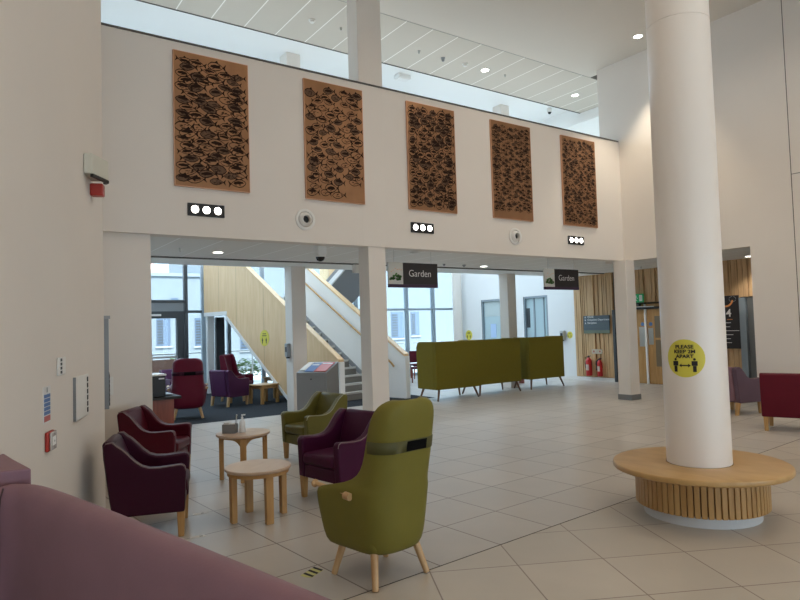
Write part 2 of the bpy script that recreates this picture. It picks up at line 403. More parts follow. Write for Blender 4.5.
# round column and its bench
CX, CY = 5.09, 2.995
t = thing('round_column', 'tall round white column rising through the middle of the oak bench', 'column', (CX,CY,0))
b = B(); rr = .252
b.lathe([(rr,.421),(rr,4.14),(rr-.004,4.143),(rr-.004,4.149),(rr,4.152),(rr,ZC)], 64)
obj('shaft', b, mat('column_paint',(.86,.785,.71,1),.30,var=.01,scale=1), t, angle=25)
t = thing('round_bench', 'round oak bench with a fluted drum base, wrapped around the white column', 'bench', (CX,CY,0))
b = B(); n = 96
prof = [(.258,.372),(.675,.372),(.684,.376),(.688,.383),(.688,.408),(.684,.416),(.676,.42),(.258,.42),(.258,.372)]
b.loft([[(r*math.cos(2*PI*i/n), r*math.sin(2*PI*i/n), z) for i in range(n)] for r, z in prof], caps=False)
obj('seat_top', b, OAKT, t, angle=50)
b = B().lathe([(.478,.097),(.478,.371)], 96)
obj('drum', b, mat('drum_dark_oak',(.20,.105,.04,1),.6), t)
b = B(); n = 66
for i in range(n):
    a = 2*PI*i/n
    m = Matrix.Rotation(a, 4, 'Z')
    b.box(.47,.512,-.0195,.0195,.088,.371, m)
obj('fluted_slats', b, OAK, t, bevel=.003)
obj('plinth', B().lathe([(.450,0),(.450,.095),(.3,.095)], 96), mat('plinth_white',(.62,.61,.60,1),.5), t, angle=30)
# round 2 m sign on the column
def signfig(cx, cz, s):
    v = []
    return [('ball', cx, cz+.033*s)]
th0 = math.atan2(-CY, -CX)
ang = 0.0
def onto_col(p, off=0):
    # x along the face, z up, -y outwards, wrapped on the shaft
    a = p[0]/.252
    r = .252 + .0015 - p[1]
    return Vector((r*math.sin(a), -r*math.cos(a), p[2]))
rzc = math.atan2(CX,-CY)*0
face = math.atan2(-CY,-CX) - R(16)       # direction the sign faces
t = thing('distancing_sign', 'round yellow sign with two figures and text on the round white column', 'sign', (CX,CY,1.30), face+PI/2)
def disc(r, off, n=40, k=10):
    b = B(); v = [onto_col((0,off,0))]; fcs = []
    for j in range(1, k+1):
        for i in range(n):
            a = 2*PI*i/n; v.append(onto_col((r*j/k*math.cos(a), off, r*j/k*math.sin(a))))
    for i in range(n): fcs.append((0, 1+i, 1+(i+1) % n))
    for j in range(k-1):
        for i in range(n):
            a = 1+j*n; fcs.append((a+i, a+n+i, a+n+(i+1) % n, a+(i+1) % n))
    return b.add(v, fcs)
obj('disc', disc(.155,-.0), YEL, t)
for k, (s, z) in enumerate((('PLEASE',.093),('KEEP 2M',.054),('APART',.015))):
    text('lettering', s, .040, BLACKM, t, (0,-.003,z), bend=onto_col, bold=.0012, extrude=.0008, xs=1.12)
def person_icon(cx, z0, s=1.0):
    b = B()
    P = lambda pts: b.add([onto_col((cx+x*s, -.003, z0+z*s)) for x, z in pts], [tuple(range(len(pts)))])
    P([(.0105*math.cos(2*PI*i/12), .047+.0105*math.sin(2*PI*i/12)) for i in range(12)])
    P([(-.022,.033),(.022,.033),(.022,-.005),(-.022,-.005)])
    P([(-.013,-.006),(.013,-.006),(.013,-.055),(-.013,-.055)])
    return b
for cx in (-.073,.073): obj('figure', person_icon(cx,-.055,1.0), BLACKM, t, flat=True)
b = B()
P = lambda pts: b.add([onto_col((x, -.003, -.058+z)) for x, z in pts], [tuple(range(len(pts)))])
P([(-.03,-.005),(.03,-.005),(.03,.005),(-.03,.005)])
P([(-.045,0),(-.025,.016),(-.025,-.016)]); P([(.045,0),(.025,-.016),(.025,.016)])
obj('arrow', b, BLACKM, t, flat=True)

# ------------------------------------------------------------------ copper pictures
def fish(b, cx, cz, L, asp, fill, flip=1, tilt=0, body=None):
    hgt = L*asp/2; n = 12
    ca, sa = math.cos(tilt), math.sin(tilt)
    def T(x, z, y=-.0335): x *= flip; return (cx + x*ca - z*sa, y, cz + x*sa + z*ca)
    o = []; i_ = []
    for k in range(n):
        a = 2*PI*k/n; x = math.cos(a)*L*.38; z = math.copysign(abs(math.sin(a))**1.5, math.sin(a))*hgt*1.08*(1-.25*math.cos(a))
        o.append(T(x-.08*L, z)); i_.append(T((x*.91)-.08*L, z*.78))
    # top half of the back thick, belly thin
    v = o+i_; f = [(k, (k+1) % n, n+(k+1) % n, n+k) for k in range(n)]
    b.add(v, f)
    if body is not None and random.random() < .4: body.add([(p[0], -.0332, p[2]) for p in o], [tuple(range(n))])
    if random.random() < fill:
        z0 = random.uniform(-.3,.2)*hgt
        x0 = -.30*L; x1 = .18*L
        b.add([T(x0-.04*L,z0,-.0336),T(-.05*L,z0-.12*hgt,-.0336),T(x1,z0,-.0336),T(.10*L,z0+.55*hgt,-.0336),T(-.1*L,z0+.7*hgt,-.0336),T(x0,z0+.4*hgt,-.0336)], [(0,1,2,3,4,5)])
    for q in range(9):
        x = random.uniform(-.25,.12)*L; z = random.uniform(-.6,.3)*hgt
        b.add([T(x,z,-.0337),T(x+.1*L,z+.02*L,-.0337),T(x+.11*L,z+.05*L,-.0337),T(x,z+.03*L,-.0337)], [(0,1,2,3)])
    b.add([T(.26*L,0),T(.44*L,hgt*.95),T(.38*L,0)], [(0,1,2)]); b.add([T(.26*L,0),T(.38*L,0),T(.44*L,-hgt*.95)], [(0,1,2)])
    b.add([T(-.12*L,hgt),T(.06*L,hgt*.9),T(.0,hgt*1.45)], [(0,1,2)])
PX = [(2.236,3.226),(4.08,5.062),(5.91,6.893),(7.745,8.731),(9.60,10.596)]
spec = [(.285,.36,.8,19,4),(.25,.42,.7,18,4),(.215,.52,1,20,5),(.165,.40,.9,28,6),(.155,.48,.9,28,7)]
plab = ['copper picture of large clear fish, leftmost on the white wall, above the first lights',
        'copper picture with a bright lower corner, between the first lights and the tall square column',
        'dense dark copper picture of blotchy fish just right of the tall square column',
        'copper picture with a plain bottom strip and one dark fish, above the second round nozzle',
        'copper picture of fine speckled fish, nearest the right-hand wall corner']
for i, (x0, x1) in enumerate(PX):
    t = thing('copper_picture', plab[i], 'picture', ((x0+x1)/2, YB, 3.52), 0, 'copper fish pictures on the bulkhead wall')
    w = x1-x0; hgt = 1.755
    pb = B().box(-w/2, w/2, -.032, -.001, 0, hgt)
    e = B()
    e.box(-w/2-.006,-w/2,-.036,-.001,-.006,hgt+.006).box(w/2,w/2+.006,-.036,-.001,-.006,hgt+.006).box(-w/2,w/2,-.036,-.001,-.006,0).box(-w/2,w/2,-.036,-.001,hgt,hgt+.006)
    obj('frame_edge', e, COPPERE, t)
    L, asp, fill, rows, cols = spec[i]
    b = B(); body = B()
    zlo = .13 if i == 3 else .06
    for rI in range(rows):
        z = zlo + (hgt-.07-zlo)*(rI+.5)/rows
        for cI in range(cols):
            x = -w/2 + w*(cI+.5+(.25 if rI % 2 else -.25))/cols + random.uniform(-.03,.03)
            if abs(x) > w/2 - L*.42: x = max(-w/2+L*.46, min(w/2-L*.46, x))
            if i == 0 and z > hgt-.16 and x > .1: continue
            if i == 1 and ((z > hgt-.15 and x < -.1) or (z < .2 and x > .15)): continue
            fish(b, x, z+random.uniform(-.015,.015), L*random.uniform(.8,1.1), asp*random.uniform(.8,1.2), fill,
                 (1 if random.random() < .8 else -1), random.uniform(-.15,.15), body)
    if i == 3: fish(b, .26, .98, .22, .4, 1, -1)
    n0, n1 = len(pb.f), len(body.f)
    pb.add(body.v, body.f); pb.add(b.v, b.f)
    o = obj('panel', pb, COPPER, t, flat=True)          # the etched fish are a pattern in the sheet
    o.data.materials.append(ETCHM); o.data.materials.append(ETCH)
    for q, pg in enumerate(o.data.polygons): pg.material_index = 0 if q < n0 else (1 if q < n0+n1 else 2)

# triple lamps recessed in the wall
for x0, x1, lab in ((2.393,2.876,'black triple wall lamp below the leftmost copper picture'),
                    (5.935,6.395,'black triple wall lamp right of the tall column, below the third copper picture'),
                    (9.705,10.168,'black triple wall lamp below the rightmost copper picture')):
    t = thing('wall_lamp', lab, 'lamp', ((x0+x1)/2, YB, 3.145), 0, 'triple wall lamps')
    w = x1-x0
    obj('housing', B().box(-w/2,w/2,-.02,-.001,0,.165), BLACK, t, bevel=.003)
    for k in (-1,0,1):
        m = Matrix.Translation((k*w*.31,-.021,.085)) @ Matrix.Rotation(PI/2,4,'X')
        o = obj('bulb', B().lathe([(.0,.012),(.03,.011),(.044,.006),(.048,0)], 24, m), LAMP, t)
        obj('bezel', B().loft([[ (m @ Vector((r*math.cos(2*PI*i/24), r*math.sin(2*PI*i/24), z))) for i in range(24)] for r, z in ((.049,0),(.066,0),(.064,.01),(.050,.006),(.049,0))], caps=False), BLACKM, t)
# jet nozzles
for x, lab in ((4.065,'round white air nozzle in the wall below the second copper picture'),(8.277,'round white air nozzle in the wall below the fourth copper picture')):
    t = thing('air_nozzle', lab, 'vent', (x,YB,3.213), 0, 'round air nozzles')
    m = Matrix.Rotation(PI/2,4,'X')
    rg = lambda pr: [[m @ Vector((r*math.cos(2*PI*i/32), r*math.sin(2*PI*i/32), z)) for i in range(32)] for r, z in pr]
    obj('flange', B().loft(rg([(.155,-.002),(.155,.014),(.148,.019),(.118,.019),(.112,.004),(.112,-.002),(.155,-.002)]), caps=False), WHITEP, t)
    obj('nozzle', B().loft(rg([(.104,.001),(.104,.02),(.092,.032),(.074,.060),(.060,.066),(.055,.055),(.054,.004)]), caps=False), WHITEP, t)
    obj('bore', B().loft(rg([(.054,.003),(.054,.006)])), BLACK, t)

# ------------------------------------------------------------------ hanging signs
for x0, x1, lab in ((5.755,6.772,'dark hanging Garden sign beside the tall square column'),(9.455,10.47,'dark hanging Garden sign over the right-hand green booths')):
    t = thing('hanging_sign', lab, 'sign', ((x0+x1)/2, 8.6, 2.285), 0, 'hanging Garden signs')
    w = x1-x0; a = -w/2
    obj('board', B().box(a+.29,w/2,-.018,.018,.055,.415), SIGNB, t)
    obj('picture_panel', B().box(a,a+.287,-.018,.018,.055,.415), mat('sign_picture_grey',(.60,.59,.54,1),.5), t)
    obj('purple_strip', B().box(a,w/2,-.02,.02,0,.054), PURPLE, t)
    b = B()
    for k in range(34):
        x = a+.025+random.random()*.235; z = .125+random.random()*.11*(1-abs(x-a-.143)/.2)
        r = random.uniform(.017,.03)
        b.add([(x+r*math.cos(q*PI/4), -.0195, z+r*.7*math.sin(q*PI/4)) for q in range(8)], [tuple(range(8))])
    obj('plants', b, LEAFG, t, flat=True)
    for k in range(6):
        x = a+.04+k*.04; z = .24+random.random()*.08
        obj('butterfly', B().add([(x,-.0195,z),(x+.012,-.0195,z+.006),(x+.024,-.0195,z),(x+.02,-.0195,z+.018),(x+.012,-.0195,z+.010),(x+.004,-.0195,z+.018)], [(0,1,4,5),(1,2,3,4)]), ORANGE, t, flat=True)
    text('lettering', 'Garden', .165, SIGNW, t, (a+.29+.35,-.02,.235), xs=.95, bold=-.002)
    for x in (a+.12, w/2-.12): obj('hanger_wire', B().cyl((x,0,.415),(x,0,.645),.003), STEEL, t)

# ------------------------------------------------------------------ small things on soffit and ceiling
def disclight(name, lab, cat, x, y, z, r=.085, group=None):
    t = thing(name, lab, cat, (x,y,z), 0, group)
    obj('trim_ring', B().loft([[(q*math.cos(2*PI*i/28), q*math.sin(2*PI*i/28), zz) for i in range(28)] for q, zz in ((r*.8,-.001),(r,-.001),(r,-.008),(r*.82,-.012),(r*.8,-.001))], caps=False), WHITEP, t)
    obj('lens', B().lathe([(r*.8,-.001),(r*.8,-.006)], 28), LAMP, t)
    return t
for x, y, z, lab in ((3.41,10.02,2.93,'recessed soffit downlight left of the dome camera'),(9.53,10.41,2.93,'recessed soffit downlight between the two hanging signs'),
                     (13.89,6.81,2.93,'recessed downlight in the corridor ceiling right of the round column'),
                     (9.292,9.892,ZC,'high ceiling downlight above the gap before the fourth copper picture'),(12.217,9.888,ZC,'high ceiling downlight near the end of the tiled ceiling strip'),
                     (10.766,7.147,ZC,'ceiling downlight just left of the round column top')):
    disclight('downlight', lab, 'light', x, y, z+.0 if z < 5 else (ZC+.004 if y > 8.9 else ZC), .10, 'recessed downlights')
def detector(lab, x, y, z, r=.05, hgt=.045, name='smoke_detector', cat='detector', m=None, grp=None):
    t = thing(name, lab, cat, (x,y,z), 0, grp)
    obj('base', B().lathe([(r,.002),(r,-.015),(r*.95,-.018)], 24), m or WHITEP, t)
    obj('head', B().lathe([(r*.72,-.0185),(r*.66,-hgt*.8),(r*.4,-hgt)], 24), m or WHITEP, t)
    return t
ZT = ZC+.004
detector('white smoke detector on the tiled ceiling above the second copper picture', 5.115,9.835,ZT,.06,.06)
detector('small sprinkler head beside the smoke detector near the tall square column', 5.70,9.83,ZT,.025,.05,'sprinkler','sprinkler',STEEL)
detector('small dark sprinkler head nearest right of the tall square column', 7.50,9.866,ZT,.028,.06,'sprinkler','sprinkler',STEEL)
detector('small dark camera bud second right of the tall square column', 8.12,9.877,ZT,.045,.08,'ceiling_sensor','sensor',GREYP)
detector('white smoke detector just left of the first high downlight', 8.708,9.872,ZT,.06,.06)
detector('tiny sprinkler head just right of the first high downlight', 9.86,9.864,ZT,.022,.05,'sprinkler','sprinkler',STEEL)
detector('small sprinkler under the soffit at its left end', 2.733,9.753,2.93,.02,.06,'sprinkler','sprinkler',STEEL)
detector('ring shaped detector under the soffit above the first hanging sign', 6.505,8.856,2.93,.085,.03,grp=None)
detector('dark sprinkler bud under the soffit right of the first hanging sign', 8.351,10.352,2.93,.03,.04,'sprinkler','sprinkler',GREYP)
detector('dark soffit bud between the sprinkler and the downlight', 8.926,10.38,2.93,.04,.04,'ceiling_sensor','sensor',GREYP)
detector('grey smoke detector on the corridor ceiling over the exit sign', 13.668,9.346,2.93,.07,.05)
t = thing('emergency_light', 'white box emergency light under the gallery ceiling right of the tall column', 'light', (8.18,11.4,7.30))
obj('body', B().box(-.16,.16,-.10,.10,-.09,.002), WHITEP, t, bevel=.01)
obj('diffuser', B().box(-.13,.13,-.08,.08,-.11,-.09), SIGNW, t, bevel=.01)
def dome(lab, x, y, z, s):
    t = thing('dome_camera', lab, 'camera', (x,y,z))
    obj('mount', B().box(-.075*s,.075*s,-.075*s,.075*s,-.15*s,-.001), WHITEP, t, bevel=.012)
    obj('dome', B().lathe([(.072*s,-.151*s),(.070*s,-.19*s),(.052*s,-.225*s),(.02*s,-.243*s),(.002,-.245*s)], 24), mat('smoked_dome',(.01,.01,.012,1),.1), t)
    obj('collar', B().ring(.073*s,.083*s,-.175*s,-.15*s,24), WHITEP, t)
dome('dome security camera on a white mount below the soffit by the second picture', 4.60,8.76,2.93,1)
dome('dome security camera under the gallery ceiling near the right wall', 12.78,11.2,7.30,.65)
t = thing('wall_box', 'white square access box on the soffit edge above the staircase', 'box', (6.52,10.87,2.905))
obj('body', B().box(-.11,.11,-.09,.0,-.17,-.002), WHITEP, t, bevel=.01)
obj('cover', B().box(-.09,.09,-.105,-.091,-.15,-.02), WHITEP, t, bevel=.004)

# ------------------------------------------------------------------ left wall fittings (local x runs away along the wall, -y is out of the wall)
def onleft(name, lab, cat, y, z, group=None):
    return thing(name, lab, cat, (lw(y), y, z), LTH, group)
t = onleft('fire_notice', 'white fire action notice with blue rows and a red foot on the left wall', 'notice', 4.59, 1.075)
obj('sheet', B().box(0,.165,-.004,-.0005,0,.235), PAPER, t, flat=True)
b = B()
for k in range(5): b.box(.012,.153,-.0055,-.0042,.055+k*.027,.077+k*.027)
obj('blue_rows', b, BLUEN, t, flat=True)
obj('red_foot', B().box(.012,.153,-.0055,-.0042,.012,.048), mat('notice_red',(.5,.12,.11,1),.5), t, flat=True)
obj('symbol', B().box(.07,.095,-.0055,-.0042,.196,.228), GREYP, t, flat=True)
t = onleft('fire_call_point', 'red fire alarm call point low on the left wall under the fire notice', 'alarm', 4.62, .895)
obj('body', B().box(0,.15,-.024,-.001,0,.125), RED, t, bevel=.008)
obj('clear_cover', B().box(.018,.15,-.036,-.0245,.004,.121), mat('cover_grey',(.55,.50,.48,1),.2), t, bevel=.01)
obj('glass_panel', B().box(.045,.12,-.0385,-.0362,.035,.09), SIGNW, t)
b = B()
for z in (.105,.06,.02): b.add([(.084+.008*math.cos(q*PI/4),-.0395,z+.008*math.sin(q*PI/4)) for q in range(8)], [tuple(range(8))])
obj('symbol', b, BLACK, t, flat=True)
t = onleft('intercom', 'small white intercom panel with dark keys on the left wall', 'intercom', 4.90, 1.36)
obj('body', B().box(0,.20,-.014,-.001,0,.125), WHITEP, t, bevel=.006)
b = B()
for k in range(4): b.box(.05,.09,-.0165,-.0142,.012+k*.028,.032+k*.028)
obj('keys', b, BLACK, t)
t = onleft('wall_cabinet', 'white wall cabinet with a grey side and a dark edge strip on the left wall', 'cabinet', 5.34, .985)
obj('body', B().box(0,.44,-.022,-.001,0,.335), WHITEP, t, bevel=.006)
obj('side_panel', B().box(-.006,-.0002,-.021,-.002,.003,.332), GREYM, t)
b = B()
for k in range(6): b.box(.37,.41,-.0245,-.0222,.03+k*.049,.068+k*.049)
obj('slots', b, BLACKM, t)
t = onleft('corner_sensor', 'cream wedge shaped sensor high at the end of the left wall', 'sensor', 5.72, 2.955)
obj('wedge', B().prism([(.0,-.002),(.0,-.07),(.26,-.15),(.30,-.12),(.30,-.002)], .02,.19,'z'), mat('cream_plastic',(.60,.58,.49,1),.45), t, bevel=.008)
obj('dark_face', B().prism([(.01,-.074),(.26,-.153),(.305,-.123),(.295,-.10),(.26,-.13),(.02,-.05)], -.005,.02,'z'), BLACK, t)
t = onleft('alarm_beacon', 'red alarm beacon under the cream sensor on the left wall', 'alarm', 5.95, 2.843)
obj('base', B().box(.0,.10,-.105,-.001,0,.105), RED, t, bevel=.01)
m = Matrix.Translation((.102,-.055,.05)) @ Matrix.Rotation(PI/2,4,'Y')
obj('lens', B().lathe([(.04,0),(.038,.03),(.028,.045),(.0,.048)],20,m), mat('lens_clear',(.6,.5,.48,1),.15), t)
# notice board seen edge-on, plate on the stub wall
t = thing('notice_board', 'narrow notice board seen edge-on at the end of the left wall', 'board', (1.135,6.84,.90), math.atan2(1.70,.285))
obj('frame', B().box(0,.75,-.07,-.001,0,.92), GREYM, t, bevel=.004)
b = B()
for k in range(7): b.box(.0+.05,.70,-.078,-.0705,.03+k*.045,.06+k*.045)
obj('leaflet_slots', b, BLACKM, t)
obj('poster', B().box(.05,.70,-.073,-.0705,.40,.88), PAPER, t)
obj('clip', B().box(-.01,.06,-.085,-.0,.895,.925), GREYP, t)
t = thing('wall_plate', 'plain white plate on the short wall beside the left doorway edge', 'plate', (1.425,8.25,.92))
obj('plate', B().box(0,.075,-.012,-.001,0,.215), WHITEP, t, bevel=.004)
obj('switch', B().box(.025,.05,-.017,-.0125,.09,.13), WHITEP, t)

# ------------------------------------------------------------------ armchairs
def armchair(name, lab, cmat, lmat, pmat, loc, phi, hb=.80, ha=.60, W=.64, D=.64, group=None, cushion=None):
    """facing local +y; phi is the facing direction in world degrees"""
    t = thing(name, lab, 'armchair', (loc[0], loc[1], 0), R(phi)-PI/2, group)
    w = W/2; zb = .20; th = .085
    s = hb-.80
    prof = [(.295,zb),(.310,ha-.05),(.300,ha-.015),(.27,ha),(.10,ha-.012),(.02,ha-.008),(-.04,ha+.012),(-.09,ha+.05),(-.145,ha+.115+s*.5),(-.19,ha+.165+s*.85),(-.225,ha+.19+s),(-.265,hb),(-.315,hb-.005),(-.335,hb-.03),(-.325,hb-.14),(-.285,zb+.1),(-.27,zb)]
    prof = [(y*.95+.015, z) for y, z in prof]
    for sx in (-1, 1):
        x0, x1 = (sx*w, sx*(w-th)); x0, x1 = min(x0,x1), max(x0,x1)
        p = obj('arm', B().prism(prof, x0, x1, 'x'), cmat, t, bevel=.022, seg=3)
        pts = [(sx*(w-.004), y, z) for y, z in prof[1:13]]
        obj('piping', B().tube(pts, .0045, 6), pmat, p)
    wi = w-th-.002
    obj('backrest', B().prism([(-.13,.40),(-.175,.60),(-.225,hb-.05),(-.245,hb-.008),(-.285,hb+.004),(-.325,hb-.015),(-.318,hb-.14),(-.275,zb+.1),(-.262,zb+.02),(-.2,zb+.02)], -wi, wi, 'x'), cushion or cmat, t, bevel=.022, seg=3)
    obj('seat_cushion', B().box(-wi,wi,-.135,.315,.33,.445), cushion or cmat, t, bevel=.035, seg=3)
    obj('base_rail', B().box(-wi,wi,-.20,.285,zb,.325), cmat, t, bevel=.01)
    for sx in (-1, 1):
        obj('leg', B().taper(sx*(w-.045),.265,0,zb+.01,.022,.031), lmat, t, bevel=.004)
        obj('leg', B().taper(sx*(w-.05),-.235,0,zb+.01,.022,.031,0,-.035), lmat, t, bevel=.004)
    return t
armchair('armchair','dark burgundy armchair nearest the left wall, seen from its side',BURG,OAK,PIPE,(1.29,5.605),-19.2,hb=.785,ha=.575,W=.61)
armchair('armchair','dark red armchair standing behind the burgundy one, by the short white wall',DRED,OAK,PIPE,(1.80,7.485),-33,ha=.58)
armchair('armchair','olive green armchair in front of the grey leaflet cabinet',GREEN,OAK,PIPEG,(3.70,7.305),185,ha=.585)
armchair('armchair','plum armchair between the low round table and the olive wing chair',PLUM,OAK,PIPE,(3.06,5.465),190,ha=.585)
armchair('armchair','grey mauve armchair facing the right wall, behind the crimson sofa',MAUVE2,OAK,PIPE,(10.86,5.70),-13,cushion=MAUVE)
armchair('armchair','purple armchair turned to the glass, second chair on the dark carpet',PURP,BIRCH,PIPE,(4.94,13.92),20)
armchair('armchair','crimson high-backed armchair beside the carpet tables, under the stairs',WINE,BIRCH,PIPE,(5.46,14.85),-40,hb=1.1,W=.66)
armchair('armchair','purple armchair half hidden behind the red wing chair, by the glass door',PURP,BIRCH,PIPE,(4.16,15.2),-80)
# ------------------------------------------------------------------ wing chairs (rounded shell, splayed round legs)
def wing_chair(name, lab, cmat, lmat, loc, phi, strap=None, rods=True):
    t = thing(name, lab, 'chair', (loc[0], loc[1], 0), R(phi)-PI/2)
    lv = [ # z, half width, rear y, front y, corner radius, outward flare of the arm front
        (.192,.15,-.18,.17,.12,0),(.198,.212,-.235,.215,.15,.02),(.235,.238,-.268,.24,.16,.035),(.36,.250,-.288,.255,.16,.045),(.47,.258,-.297,.265,.16,.055),
        (.56,.264,-.305,.265,.155,.062),(.60,.262,-.310,.235,.15,.06),(.625,.256,-.313,.10,.15,.03),(.66,.248,-.318,-.04,.14,0),(.73,.242,-.33,-.12,.13,0),
        (.82,.238,-.346,-.15,.12,0),(.90,.236,-.362,-.17,.12,0),(1.0,.234,-.382,-.195,.12,0),(1.08,.228,-.398,-.225,.115,0),(1.135,.205,-.403,-.255,.105,0),(1.168,.158,-.398,-.29,.085,0),(1.182,.08,-.382,-.32,.05,0)]
    rings = []
    N = 33
    for z, w, yb, yf, r, fl in lv:
        path = [(-w-fl,yf),(-w,yb+r)]
        for k in range(1,7):
            a = PI + k*PI/2/6; path.append((-w+r+r*math.cos(a), yb+r+r*math.sin(a)))
        path.append((w-r,yb))
        for k in range(1,7):
            a = 1.5*PI + k*PI/2/6; path.append((w-r+r*math.cos(a), yb+r+r*math.sin(a)))
        path.append((w+fl,yf))
        d = [0]
        for a, c in zip(path, path[1:]): d.append(d[-1]+math.hypot(c[0]-a[0], c[1]-a[1]))
        out = []; j = 0
        for q in range(N):
            s = d[-1]*q/(N-1)
            while j < len(d)-2 and d[j+1] < s: j += 1
            u = (s-d[j])/max(1e-6, d[j+1]-d[j]); a, c = path[j], path[j+1]
            out.append((a[0]+(c[0]-a[0])*u, a[1]+(c[1]-a[1])*u, z))
        rings.append(out)
    o = obj('shell', B().loft(rings, closed=False, caps=False), cmat, t, solid=.06, sub=1, angle=180)
    # top edge of the back between shell rims and inner pad
    obj('back_pad', B().prism([(-.165,.46),(-.22,.75),(-.27,1.0),(-.30,1.12),(-.335,1.13),(-.29,.75),(-.25,.45)], -.17,.17,'x'), cmat, t, bevel=.02, seg=3)
    obj('seat', B().box(-.225,.225,-.215,.26,.21,.435), cmat, t, bevel=.05, seg=4)
    if rods:
        for sx in (-1,1):
            rd = obj('arm_rod', B().cyl((sx*.268,-.03,.572),(sx*.300,.275,.598),.016,.016,14), lmat, t)
            obj('knob', B().ball((sx*.302,.290,.599),.027,.022,.027), lmat, rd)
            obj('knob', B().cyl((sx*.290,-.078,.568),(sx*.294,-.030,.572),.024,.024,16), lmat, rd)
    for sx, sy, tx, ty in ((-1,-1,-.035,-.045),(1,-1,.035,-.045),(-1,1,-.04,.03),(1,1,.04,.03)):
        obj('leg', B().cyl((sx*.185+tx, sy*.175+ty, .004),(sx*.165, sy*.15, .25),.020,.027,16), lmat, t, bevel=.004)
    if strap:
        b = B(); ring0 = []; pth = []
        def at(z, off):
            z0 = [l for l in lv if l[0] <= z][-1]; z1 = [l for l in lv if l[0] > z][0]; u = (z-z0[0])/(z1[0]-z0[0])
            w, yb, r = [z0[k]+(z1[k]-z0[k])*u for k in (1,2,4)]; w -= .003; yb += .003
            w += off; yb -= off; r += off
            path = [(-w,-.20),(-w,yb+r)]
            for k in range(1,7):
                a = PI + k*PI/2/6; path.append((-w+r+r*math.cos(a), yb+r+r*math.sin(a)))
            for k in range(9): path.append((-w+r+(2*(w-r))*k/8, yb))
            for k in range(1,7):
                a = 1.5*PI + k*PI/2/6; path.append((w-r+r*math.cos(a), yb+r+r*math.sin(a)))
            path += [(w,-.20)]
            return [(x,y,z) for x, y in path]
        zs = (.875,.885,.945,.955)
        st = obj('strap', B().loft([at(.842,-.004),at(.846,.008),at(.918,.008),at(.922,-.004)], closed=False, caps=False), strap, t, angle=180)
        lo, hi = at(.850,.011), at(.914,.011)
        k0, k1 = 10, 16
        obj('black_patch', B().loft([lo[k0:k1+1], hi[k0:k1+1]], closed=False, caps=False), BLACKF, st)
    return t
wing_chair('wing_chair','olive wing chair with a black patch on its back strap, in the foreground',OLIVE,BIRCH,(2.28,3.607),97,mat('olive_strap',(.075,.070,.016,1),.6))
wing_chair('wing_chair','dark red wing chair seen from behind on the carpet edge',WINE,BIRCH,(3.61,12.50),75,BURG).scale = (1.2,1.12,.99)
# ------------------------------------------------------------------ coffee tables
def round_table(lab, x, y, hgt, r, ang, arch=False):
    t = thing('coffee_table', lab, 'table', (x,y,0), ang)
    obj('tabletop', B().lathe([(r*.97,hgt-.028),(r,hgt-.02),(r,hgt-.006),(r*.985,hgt)], 56), TTOP, t, angle=50)
    if not arch:
        obj('under_ring', B().ring(r*.80,r*.93,hgt-.06,hgt-.0285,48), OAK, t)
    for k in range(4):
        a = PI/4 + k*PI/2; q = r*.80
        m = Matrix.Rotation(a,4,'Z')
        b = B(); v = [m @ Vector((q+i*.024, j*.032, z)) for z in (0,) for i,j in ((-1,-1),(1,-1),(1,1),(-1,1))] + [m @ Vector((q+i*.026, j*.034, hgt-.029)) for i,j in ((-1,-1),(1,-1),(1,1),(-1,1))]
        b.add(v, [(0,3,2,1),(4,5,6,7),(0,1,5,4),(1,2,6,5),(2,3,7,6),(3,0,4,7)])
        obj('leg', b, OAK, t, bevel=.004)
    if arch:
        for k in range(4):
            a0 = PI/4 + k*PI/2; n = 14; q = r*.80
            top = []; 
            b = B(); rings = []
            for i in range(n+1):
                a = a0 + .13 + (PI/2-.26)*i/n; u = i/n*2-1
                zb = hgt-.05-.075*u**4*1.0
                rings.append([(q*.97*math.cos(a), q*.97*math.sin(a), zb),(q*1.0*math.cos(a), q*1.0*math.sin(a), zb),(q*1.0*math.cos(a), q*1.0*math.sin(a), hgt-.029),(q*.97*math.cos(a), q*.97*math.sin(a), hgt-.029)])
            obj('arched_apron', b.loft(rings), OAK, t)
    return t
round_table('low round oak coffee table in front of the plum armchair',2.135,5.325,.452,.285,R(-45))
round_table('round coffee table with arched aprons carrying the bottle and napkin holder',2.59,6.88,.505,.295,R(24),True)
t = thing('napkin_holder','grey metal napkin holder on the arched round table','holder',(2.46,6.93,.505),R(-38))
obj('tray', B().box(-.075,.075,-.05,.05,.001,.01).box(-.075,-.07,-.05,.05,.01,.10).box(.07,.075,-.05,.05,.01,.10).box(-.07,.07,-.05,-.045,.01,.10).box(-.07,.07,.045,.05,.01,.10), GREYM, t, bevel=.002)
obj('divider', B().cyl((.06,0,.01),(.075,0,.19),.006).ball((.077,0,.195),.009), STEEL, t)
obj('sachets', B().box(-.06,.0,-.035,.035,.011,.118).box(.005,.05,-.03,.03,.011,.108), PAPER, t, bevel=.003)
t = thing('pump_bottle','clear white pump bottle standing on the arched round table','bottle',(2.575,6.86,.505))
obj('body', B().lathe([(.032,.001),(.034,.01),(.034,.115),(.028,.135),(.012,.147),(.012,.152)], 24), BOTTLE, t)
obj('pump', B().lathe([(.013,.153),(.013,.17),(.006,.172),(.006,.188)],16).box(-.008,.035,-.007,.007,.188,.20), WHITEP, t)

